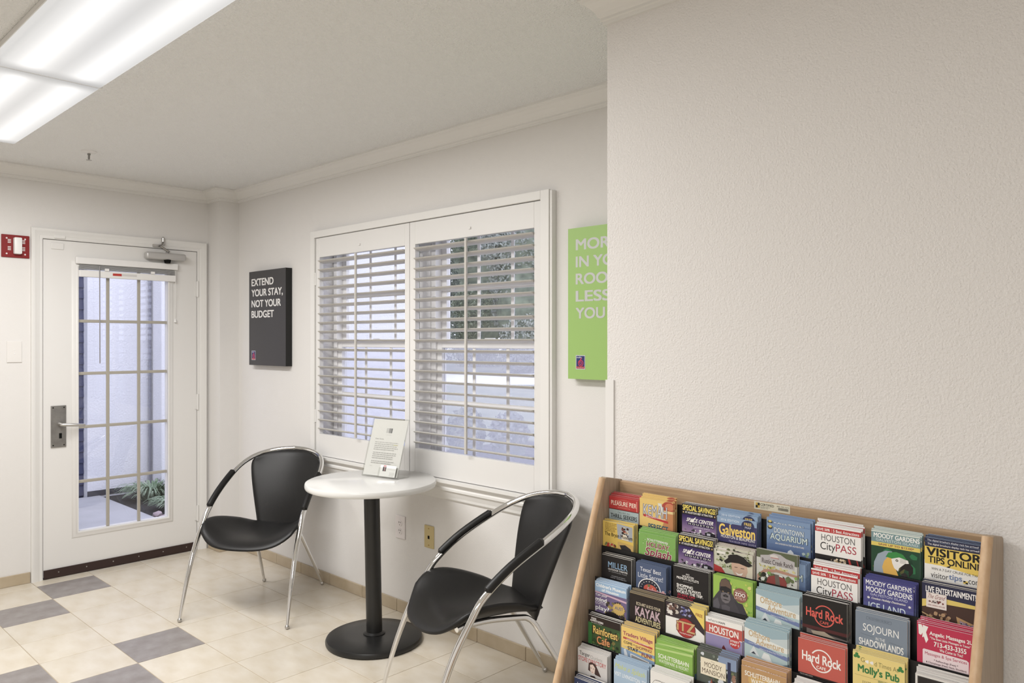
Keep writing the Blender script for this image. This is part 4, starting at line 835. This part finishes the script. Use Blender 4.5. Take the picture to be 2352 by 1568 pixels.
def cv_schlit(p, orange):
    t = W_
    if orange: p.blobs(0, .1, 1, .5, 8, [(206, 166, 90), (190, 140, 80)], .10, .18); p.T('SCHLITTERBAHN', .08, .10, .86, .22, (238, 232, 220), .03); p.T('WATERPARK', .22, .25, .80, .36, (238, 232, 220), .03)
    else:
        p.P([(0, .1), (1, .0), (1, .06), (0, .14)], (180, 210, 120)); p.P([(0, .62), (.2, .68), (.5, .62), (.72, .76), (1, .70), (1, 1.3), (0, 1.3)], (96, 126, 160)); p.T('SCHLITTERBAHN', .08, .24, .90, .36, (238, 240, 226), .02, drop=.05); p.T('WATERPARK & RESORT', .10, .39, .90, .48, (232, 238, 216), .01, drop=.05); p.T('NEW BRAUNFELS, TEXAS', .25, .51, .75, .545, (214, 226, 190), 0, drop=.04); p.T('HOLD ON!', .28, .74, .90, .90, (206, 220, 232), .01, drop=.05)
def cv_mansion(p):
    p.blobs(0, 0, 1, 1.2, 50, [(70, 80, 60), (44, 46, 44), (120, 130, 120), (206, 212, 220), (150, 160, 180)], .03, .08); p.R(.55, .0, 1, .30, (130, 150, 184)); p.R(.78, .1, .86, 1.2, (44, 50, 84)); p.blobs(.86, .3, 1, .9, 14, [(176, 140, 120), (150, 110, 90), (110, 120, 80)], .03, .06); p.R(.10, .17, .74, .62, (232, 222, 196)); p.T('The', .36, .21, .46, .25, (160, 150, 130)); p.T('MOODY', .20, .27, .64, .40, (92, 74, 62), -.003); p.T('MANSION', .14, .44, .71, .57, (92, 74, 62), -.003); p.P([(.30, 1.0), (.38, .66), (.46, 1.0)], (150, 80, 66))
def cv_tanger(p):
    p.T('Tanger', .06, .09, .42, .26, (60, 58, 60), .01); p.T('Outlets', .43, .13, .84, .24, (160, 156, 156), -.008); p.T('STORE DIRECTORY', .02, .27, .96, .42, (186, 60, 60), .01, drop=.05); p.P([(.36, .66), (.38, .42), (.46, .36), (.60, .38), (.68, .52), (.80, .76), (.60, .74), (.52, .60), (.46, .70)], (70, 46, 44)); p.P([(.42, .46), (.52, .42), (.60, .52), (.58, .70), (.50, .76), (.43, .66)], (226, 204, 192)); p.R(.44, .55, .485, .565, (50, 36, 36)); p.R(.525, .555, .57, .57, (50, 36, 36)); p.P([(.475, .68), (.53, .68), (.50, .70)], (180, 60, 66)); p.P([(.30, 1.1), (.44, .82), (.58, .80), (.82, 1.1)], (60, 40, 44))
def cv_livingston(p):
    p.T('Make a Splash', .04, .10, .94, .30, (196, 206, 110), .01, shear=.3, drop=.10); p.T('VISIT LIVINGSTON, TX', .02, .36, .97, .50, (226, 234, 242), .02, drop=.06); p.P([(0, .75), (.5, .70), (1, .82), (1, 1.3), (0, 1.3)], (120, 150, 180))
def cv_script(p):
    p.ring(.22, .34, .16, .14, .008, (90, 86, 84), .3, 5.0); p.P([(.12, .22), (.50, .20), (.50, .208), (.12, .23)], (90, 86, 84)); p.lines(.4, .42, .9, 1, .05, .02, (150, 146, 144))
def cv_navy(p): p.T('LAKE', .10, .12, .40, .22, (226, 226, 232), .01)
def cv_frame(p): p.R(0, 0, 1, .04, (220, 218, 214)); p.R(0, 0, .04, 1.2, (220, 218, 214)); p.R(.06, .06, 1, 1.2, (40, 36, 36))
def cv_white(p): p.R(0, .08, 1, .11, (110, 108, 110))
CV = {'pier': (cv_pier, (164, 182, 186), 'red banded pale blue brochure with a cream title'), 'kemah': (cv_kemah, (226, 190, 96), 'yellow and orange boardwalk brochure with a silver title'),
 'space': (cv_space, (30, 26, 38), 'black and purple brochure with yellow savings lettering'), 'galv': (cv_galv, (62, 58, 104), 'navy and light blue brochure with a yellow script title'),
 'aqua': (cv_aqua, (122, 150, 188), 'blue underwater brochure with pale outlined title'), 'city': (cv_city, (236, 234, 232), 'white brochure with a red discount band and red and black title'),
 'parrot': (cv_parrot, (24, 70, 46), 'brochure with a blue and yellow parrot on green'), 'visitor': (cv_visitor, (232, 231, 229), 'yellow and white brochure with heavy black title'),
 'bryan': (cv_bryan, (216, 182, 62), 'mustard yellow museum brochure with dark title'), 'splash': (cv_splash, (120, 172, 74), 'green holiday brochure with maroon lettering'),
 'hat': (cv_hat, (196, 196, 176), 'brochure picturing a smiling man in a black tricorn hat'), 'ranch': (cv_ranch, (196, 196, 190), 'ranch brochure picturing a red cabin under trees'),
 'ice': (cv_ice, (76, 76, 142), 'violet blue brochure with snowflakes and white title'), 'live': (cv_live, (40, 42, 74), 'navy and brown theatre brochure with a white box'),
 'miller': (cv_miller, (30, 27, 28), 'black theatre calendar with light blue title'), 'texas': (cv_texas, (76, 92, 126), 'slate blue brochure with a tomato emblem'),
 'outlets': (cv_outlets, (32, 29, 31), 'black shopping brochure with white and red slogan'), 'zoo': (cv_zoo, (150, 190, 60), 'bright green brochure with a grey gorilla'),
 'offshore': (cv_offshore, (174, 198, 202), 'pale teal sea brochure with tan title'), 'rockb': (lambda p: cv_rock(p, (222, 84, 70), True), (28, 25, 26), 'black cafe brochure with an orange ring logo'),
 'rockr': (lambda p: cv_rock(p, (240, 236, 232), False), (200, 84, 70), 'coral red cafe brochure with a white ring logo'), 'soj': (cv_soj, (124, 138, 156), 'grey blue museum brochure with thin white title'),
 'angel': (cv_angel, (196, 24, 74), 'magenta massage leaflet with a pale pink panel'), 'child': (cv_child, (150, 184, 218), 'light blue and purple children brochure with a gold star'),
 'kayak': (cv_kayak, (38, 30, 28), 'dark brown brochure with pink and tan block title'), 'itz': (cv_itz, (234, 232, 229), 'white brochure with a red round logo and yellow corner'),
 'where': (cv_where, (236, 234, 230), 'street map with a coral band and lavender picture'), 'molly': (cv_molly, (232, 208, 116), 'pale yellow pub leaflet with green lettering'),
 'rain': (cv_rain, (56, 84, 44), 'dark green jungle brochure with yellow lettering'), 'trade': (cv_trade, (236, 198, 92), 'yellow market brochure with maroon lettering'),
 'schg': (lambda p: cv_schlit(p, False), (134, 182, 64), 'lime green water park brochure with a blue wave'), 'scho': (lambda p: cv_schlit(p, True), (190, 146, 92), 'tan and orange water park brochure'),
 'mansion': (cv_mansion, (84, 92, 84), 'leafy brochure with a cream title panel'), 'tanger': (cv_tanger, (206, 203, 202), 'light grey store directory picturing a dark haired woman'),
 'living': (cv_livingston, (164, 190, 214), 'sky blue lake brochure with green script'), 'script': (cv_script, (232, 230, 226), 'plain white leaflet with thin grey script'),
 'navy': (cv_navy, (54, 66, 104), 'dark navy leaflet at the foot of the rack'), 'frame': (cv_frame, (60, 56, 56), 'black leaflet with a white border'), 'white': (cv_white, (226, 224, 221), 'white leaflet with a grey line')}
# pocket contents: (cover, x left, x right, top height, copies behind, colour of the sheet edges)
WP, DKP = (214, 211, 206), (60, 58, 60)
ROWS = [
 [('pier', 3.872, 3.973, .983, 5, (206, 150, 148)), ('kemah', 3.977, 4.084, .992, 6, (226, 190, 120)), ('space', 4.112, 4.212, .996, 5, WP), ('galv', 4.215, 4.323, .980, 6, (140, 166, 196)), ('aqua', 4.349, 4.457, .983, 6, (140, 160, 196)), ('city', 4.468, 4.572, .999, 6, WP), ('parrot', 4.594, 4.694, 1.007, 4, (170, 190, 190)), ('visitor', 4.703, 4.810, 1.002, 6, (150, 172, 202))],
 [('bryan', 3.872, 3.977, .917, 3, (220, 206, 150)), ('splash', 3.994, 4.110, .905, 5, (170, 200, 140)), ('space', 4.119, 4.221, .921, 5, WP), ('hat', 4.223, 4.327, .903, 5, (206, 180, 180)), ('ranch', 4.337, 4.438, .924, 1, WP), ('city', 4.471, 4.575, .903, 5, WP), ('ice', 4.588, 4.690, .892, 6, (96, 96, 160)), ('live', 4.706, 4.809, .922, 4, WP)],
 [('miller', 3.891, 3.990, .830, 3, WP), ('texas', 4.006, 4.100, .831, 4, (96, 110, 140)), ('outlets', 4.122, 4.225, .845, 5, WP), ('zoo', 4.237, 4.342, .846, 3, (120, 170, 60)), ('offshore', 4.350, 4.456, .835, 5, (190, 206, 206)), ('rockb', 4.463, 4.563, .847, 3, WP), ('soj', 4.581, 4.686, .840, 3, (206, 206, 202)), ('angel', 4.705, 4.810, .844, 4, (232, 196, 206))],
 [('child', 3.890, 3.996, .762, 4, (170, 196, 222)), ('kayak', 4.006, 4.113, .757, 5, (120, 116, 112)), ('itz', 4.118, 4.229, .760, 5, (206, 196, 160)), ('where', 4.233, 4.330, .749, 5, WP), ('offshore', 4.336, 4.441, .760, 6, (190, 206, 206)), ('rockr', 4.466, 4.570, .758, 3, (214, 186, 182)), ('molly', 4.586, 4.690, .761, 4, (226, 210, 150)), ('frame', 4.710, 4.811, .750, 5, WP)],
 [('rain', 3.890, 3.997, .676, 3, WP), ('trade', 4.000, 4.104, .673, 5, (150, 146, 150)), ('schg', 4.106, 4.214, .654, 6, (160, 196, 110)), ('mansion', 4.226, 4.331, .674, 4, (120, 116, 116)), ('scho', 4.343, 4.452, .669, 6, (206, 176, 170)), ('white', 4.466, 4.570, .664, 5, WP)],
 [('tanger', 3.877, 3.976, .591, 5, WP), ('living', 3.998, 4.101, .593, 5, (160, 184, 208)), ('script', 4.111, 4.222, .597, 5, WP), ('mansion', 4.233, 4.330, .570, 2, WP)],
 [('navy', 3.889, 3.992, .522, 4, WP), ('white', 4.005, 4.10, .515, 3, WP)]]
RISE = [[0.01, 0.01, 0.001, 0.018, 0.02, 0.01, 0.005, 0.012], [0.004, 0.012, 0.001, 0.012, 0, 0.018, 0.02, 0.004], [0.004, 0.003, 0.003, 0.001, 0.008, 0.004, 0.003, 0.008], [0.006, 0.007, 0.006, 0.006, 0.007, 0.006, 0.006, 0.01], [0.004, 0.008, 0.018, 0.008, 0.015, 0.01], [0.006, 0.008, 0.008, 0.003], [0.005, 0.003]]
ORD_R = ['top', 'second', 'third', 'fourth', 'fifth', 'sixth', 'seventh']
ORD_C = ['first', 'second', 'third', 'fourth', 'fifth', 'sixth', 'seventh', 'eighth']
for ri, row in enumerate(ROWS):
    yf = Y1-PITCH*ri; zb = ROWZ[ri]-0.2070
    for ci, (key, x0, x1, zt, nb, ec) in enumerate(row):
        fn, base, desc = CV[key]; W, H = x1-x0, zt-zb
        rnd = random.Random(ri*31+ci); n = nb+1; pitch = min(0.0245/n, 0.0052); th = pitch*0.62
        pr_ = Print(); pr_.R(0, 0, 1, 3, base); st = random.getstate(); random.seed(ri*97+ci); fn(pr_); random.setstate(st)
        art = pr_.mesh('cover_print', W, H, ys=(0.80+0.16*((x0+x1)/2-3.92)/0.84)*{'hat': .80, 'soj': .92, 'city': .96, 'parrot': 1.04, 'live': 1.12, 'ice': .96}.get(key, 1.0))
        # body: slim folded sheet, slightly bowed, paper edges
        m = MB(); ns = 5; bow = 0.0010
        xs = [W*k/ns for k in range(ns+1)]
        ys = [bow*(4*(k/ns)*(1-k/ns)) for k in range(ns+1)]
        m.box(0, 0.0, -H, W, th, 0)
        body = m.mesh('brochure', [ink(ec, .6)], bevel=0.0)
        grp = desc+' in the '+ORD_R[ri]+' row'
        for k in range(n):
            jz = 0 if k == 0 else max(0.0002, RISE[ri][ci]*((.55+.45*k/nb) if RISE[ri][ci] >= .012 else k/nb)+rnd.uniform(-.0012, .0012))
            jx = 0 if k == 0 else rnd.uniform(-0.0025, 0.0035)
            jx = max(RX0+0.0005-x0, min(RX1-0.0005-x1, jx))
            cut = lambda q, n_: re.sub(r'( (with|and|a|an|on|of|the|in|under|at))+$', '', ' '.join(q.split()[:n_]))
            if k == 0: lab = cut(desc, 9)+', front copy, '+ORD_R[ri]+' row, '+ORD_C[ci]+' pocket'
            else: lab = ORD_C[k]+' copy back behind the '+cut(desc, 9)+', '+ORD_R[ri]+' row'
            o = link('brochure', body, None, (x0+jx, yf+pitch*k, zt+jz), None, lab, 'brochure', grp)
            o.rotation_euler = (0, (rnd.uniform(-.006, .006) if k else 0), 0)
            link('cover_print', art, o)
# the loose stack edge behind the ranch leaflet in the second row
fn, base, desc = CV['aqua']; pr_ = Print(); pr_.R(0, 0, 1, 1.25, base); fn(pr_); W, H = .103, .19
art = pr_.mesh('cover_print', W, H); body = MB().box(0, 0, -H, W, .003, 0).mesh('brochure', [ink((140, 160, 196), .6)])
for k in range(4):
    o = link('brochure', body, None, (4.352+.002*k, Y1-PITCH+.007+.0042*k, .904+.002*k), None, ORD_C[k]+' blue underwater brochure tucked behind the ranch leaflet, second row', 'brochure', 'blue underwater brochures in the second row')
    link('cover_print', art, o)

# ------------------------------------------------------------------ outside the door and the window
GZ = -0.05
M_stucco = mat('white_stucco', (0.72, 0.72, 0.735), 0.9, spec=0.1, bump=(60, 0.45, 0.012))
M_conc = mat('concrete', (0.46, 0.46, 0.47), 0.85, noise=(3, 0.18))
M_soil = mat('dark_mulch', (0.05, 0.047, 0.045), 0.95, noise=(30, 0.5))
M_lawn = mat('lawn', (0.24, 0.26, 0.18), 0.95, noise=(1.2, 0.3))
M_drive = mat('pale_drive', (0.78, 0.78, 0.78), 0.9)
struct('ground', MB().box(-90, -40, GZ-0.3, 60, 90, GZ-0.06), M_lawn)
struct('walkway', MB().box(-2.75, -6.0, GZ-0.2, -0.16, 0.06, GZ), M_conc)
struct('planting_bed', MB().box(-2.75, 0.06, GZ-0.2, -0.16, 6.0, GZ-0.02), M_soil)
struct('patio', MB().box(-0.16, 0.16, GZ-0.2, 9.0, 3.4, GZ-0.03), M_drive)  # unseen pale slab added to throw daylight up under the louvers
struct('wall_exterior', MB().box(-3.1, -0.045, GZ-0.2, -2.75, 3.66, 5.2), M_stucco)
struct('wall_bay', MB().box(-2.749, 0.545, GZ-0.2, -2.50, 3.66, 5.2), M_stucco, bevel=0.01)
struct('wall_plinth', MB().box(-2.75, -0.046, GZ, -2.742, 0.545, GZ+0.05), mat('dark_plinth', (0.05, 0.05, 0.06), 0.8))
sd = struct('wall_siding', MB().box(-3.0, -3.0, GZ-0.1, -2.86, -0.046, 5.2), mat('slate_siding', rgb(72, 76, 104), 0.7))
bd = MB().prism([(-2.86, 0), (-2.845, 0.0), (-2.857, 0.105), (-2.86, 0.105)], -3.0, -0.046, 'Y').mesh('siding_board', mat('slate_siding', (0, 0, 0)))
for k in range(32): link('siding_board', bd, sd, (0, 0, GZ+k*0.105))
MB().tube([(-2.72, 0.52, GZ), (-2.72, 0.52, 5.0)], 0.013, 12).build('downspout', mat('grey_pipe', (0.22, 0.22, 0.25), .5), None, smooth=True, label='slim grey downspout in the corner of the stucco wall outside', cat='pipe')
# strap-leaved border plants and stones by the walkway
M_blade = mat('strap_leaf', (0.085, 0.155, 0.075), 0.5, noise=(8, 0.5, (1, 1, 1)), mix=(0.30, 0.36, 0.26))
def clump(label, x, y, n, R, seed):
    rd = random.Random(seed); r = thing('border_grass', label, 'plant', (x, y, GZ-0.02), 0, 'border grasses outside the door'); m = MB()
    for _ in range(n):
        a = rd.uniform(0, 2*PI); L = rd.uniform(.75, 1.15)*R; b = rd.uniform(0, .10); up = rd.uniform(.5, .95)*R; w = rd.uniform(.006, .010); c, s_ = math.cos(a), math.sin(a)
        pts = []
        for k in range(6):
            t = k/5; d = b+L*t*.95; z = up*(1.9*t-1.45*t*t)*1.25
            ww = w*(1-t**2)*1.0+.0006
            pts.append([(c*d-s_*ww, s_*d+c*ww, z), (c*d+s_*ww, s_*d-c*ww, z+.002)])
        m.add([q for pr2 in pts for q in pr2], [(2*k, 2*k+1, 2*k+3, 2*k+2) for k in range(5)])
    m.build('leaf_blades', M_blade, r)['kind'] = 'stuff'
    MB().lathe([(0, 0), (.06, 0), (.045, .05), (0, .07)], 10).build('crown', M_soil, r)
    return r
clump('arching green border grass beside the bay wall outside the door', -2.30, 0.38, 260, .22, 3)
clump('arching green border grass nearest the concrete walkway outside', -1.72, 0.37, 260, .17, 4)
clump('arching green border grass deeper in the bed outside', -2.02, 0.92, 200, .22, 5)
def rock(label, x, y, r_, seed):
    rd = random.Random(seed); bm = bmesh.new(); bmesh.ops.create_icosphere(bm, subdivisions=2, radius=r_)
    for v in bm.verts: v.co *= rd.uniform(.82, 1.12)
    for v in bm.verts: v.co.z *= .62
    me = bpy.data.meshes.new('stone'); bm.to_mesh(me); bm.free(); me.materials.append(mat('pink_stone', rgb(176, 160, 164), .85, noise=(12, .3)))
    link('stone', me, None, (x, y, GZ-0.02+r_*.5), None, label, 'stone', 'stones edging the bed outside')
rock('pinkish stone at the walkway edge in front of the border grass', -1.50, .115, .045, 1); rock('larger pinkish stone under the border grass outside', -1.39, .205, .07, 2)
rock('small grey pink stone closest to the door outside', -1.33, .10, .045, 3); rock('rounded stone half under the grass blades outside', -1.235, .22, .075, 4)
# parking lane, hedge and trees seen through the window
CAMP = Vector((5.1928, -2.5208)); FW = Vector((-math.sin(math.radians(43.6505)), math.cos(math.radians(43.6505)))); RT = Vector((FW.y, -FW.x))
def spot(side, dist): return CAMP+FW*dist+RT*side*dist       # side = tangent of the bearing off the view axis
def band(name, d0, d1, s0, s1, z, m):
    q = [spot(s0, d0), spot(s1, d0), spot(s1, d1), spot(s0, d1)]
    return struct(name, MB().prism([(v.x, v.y) for v in q], GZ-0.2, z, 'Z'), m)
band('parking_lane', 27, 36, -.13, .5, GZ-0.04, M_drive)
band('path', 7.5, 9.2, 0.0, .5, GZ-0.04, M_drive)
def leaves(m, cx, cy, cz, rx, ry, rz, n, size, rd):
    for _ in range(n):
        while True:
            v = Vector((rd.uniform(-1, 1), rd.uniform(-1, 1), rd.uniform(-1, 1)))
            if .45 < v.length < 1: break
        p = Vector((cx+v.x*rx, cy+v.y*ry, cz+v.z*rz)); a = Vector((rd.gauss(0, 1), rd.gauss(0, 1), rd.gauss(0, 1))).normalized(); b = a.orthogonal().normalized(); k = size*rd.uniform(.6, 1.3)
        m.add([p-a*k, p+b*k*.45, p+a*k, p-b*k*.45], [(0, 1, 2, 3)])
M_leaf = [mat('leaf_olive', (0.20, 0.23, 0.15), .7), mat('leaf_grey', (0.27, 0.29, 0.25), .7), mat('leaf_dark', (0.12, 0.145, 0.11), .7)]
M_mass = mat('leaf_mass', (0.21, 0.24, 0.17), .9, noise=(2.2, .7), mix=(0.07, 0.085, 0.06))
M_bark = mat('bark', (0.16, 0.14, 0.13), .9, noise=(9, .4))
def tree(label, side, dist, h, R, mi, seed):
    rd = random.Random(seed); p = spot(side, dist); r = thing('tree', label, 'tree', (p.x, p.y, GZ-.06), 0, 'trees beyond the window')
    m = MB()
    for k in range(12): leaves(m, rd.uniform(-R*.55, R*.55), rd.uniform(-R*.55, R*.55), (.08+.84*k/11)*h, R*.66, R*.66, h*.15, 2400, .09, rd)
    m.build('foliage', M_leaf[mi], r)['kind'] = 'stuff'
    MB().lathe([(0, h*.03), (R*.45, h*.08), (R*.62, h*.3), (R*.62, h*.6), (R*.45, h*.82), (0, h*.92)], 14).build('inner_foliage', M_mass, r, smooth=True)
    t = MB().tube([(0, 0, 0), (.1, .05, h*.3), (-.05, .1, h*.7)], [.24, .18, .07], 8)
    for k in range(4):
        a = rd.uniform(0, 2*PI); z = h*rd.uniform(.3, .5); t.tube([(0, 0, z), (math.cos(a)*R*.5, math.sin(a)*R*.5, z+h*.25)], [.09, .03], 6)
    t.build('trunk', M_bark, r, smooth=True)
tree('olive tree filling the middle of the shuttered window', -.045, 47, 11, 2.5, 0, 11)
tree('grey green tree behind the window muntins by the green sign', .012, 38, 10, 2.0, 1, 12)
tree('dark tree at the edge of the stucco wall outside', -.120, 38, 10, 2.0, 2, 13)
tree('dark evergreen tree far behind the others past the lane', .03, 60, 13, 3.4, 2, 14)
tree('grey tree hidden mostly by the window casing outside', .092, 46, 10, 2.4, 1, 15)
tree('olive tree far along the parking lane outside', .16, 55, 11, 3.2, 0, 16)
tree('grey olive tree just past the end of the stucco wall', -.125, 55, 12, 3.2, 1, 17)
def hedge(label, side, dist, R, h, seed):
    rd = random.Random(seed); p = spot(side, dist); r = thing('hedge_shrub', label, 'shrub', (p.x, p.y, GZ-.06), 0, 'clipped shrubs on the lawn'); m = MB()
    leaves(m, 0, 0, h*.55, R, R, h*.55, 1500, .045, rd); m.build('foliage', M_leaf[seed % 3], r)['kind'] = 'stuff'
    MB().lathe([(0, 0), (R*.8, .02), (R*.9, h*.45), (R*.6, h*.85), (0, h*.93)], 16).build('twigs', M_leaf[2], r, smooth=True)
hedge('rounded low shrub on the lawn seen in the lower window panes', -.060, 10.4, .27, .58, 21)
hedge('low shrub next to the pale path outside the window', -.004, 10.2, .27, .55, 22)
hedge('low shrub nearest the stucco wall outside the window', -.118, 10.7, .27, .50, 23)
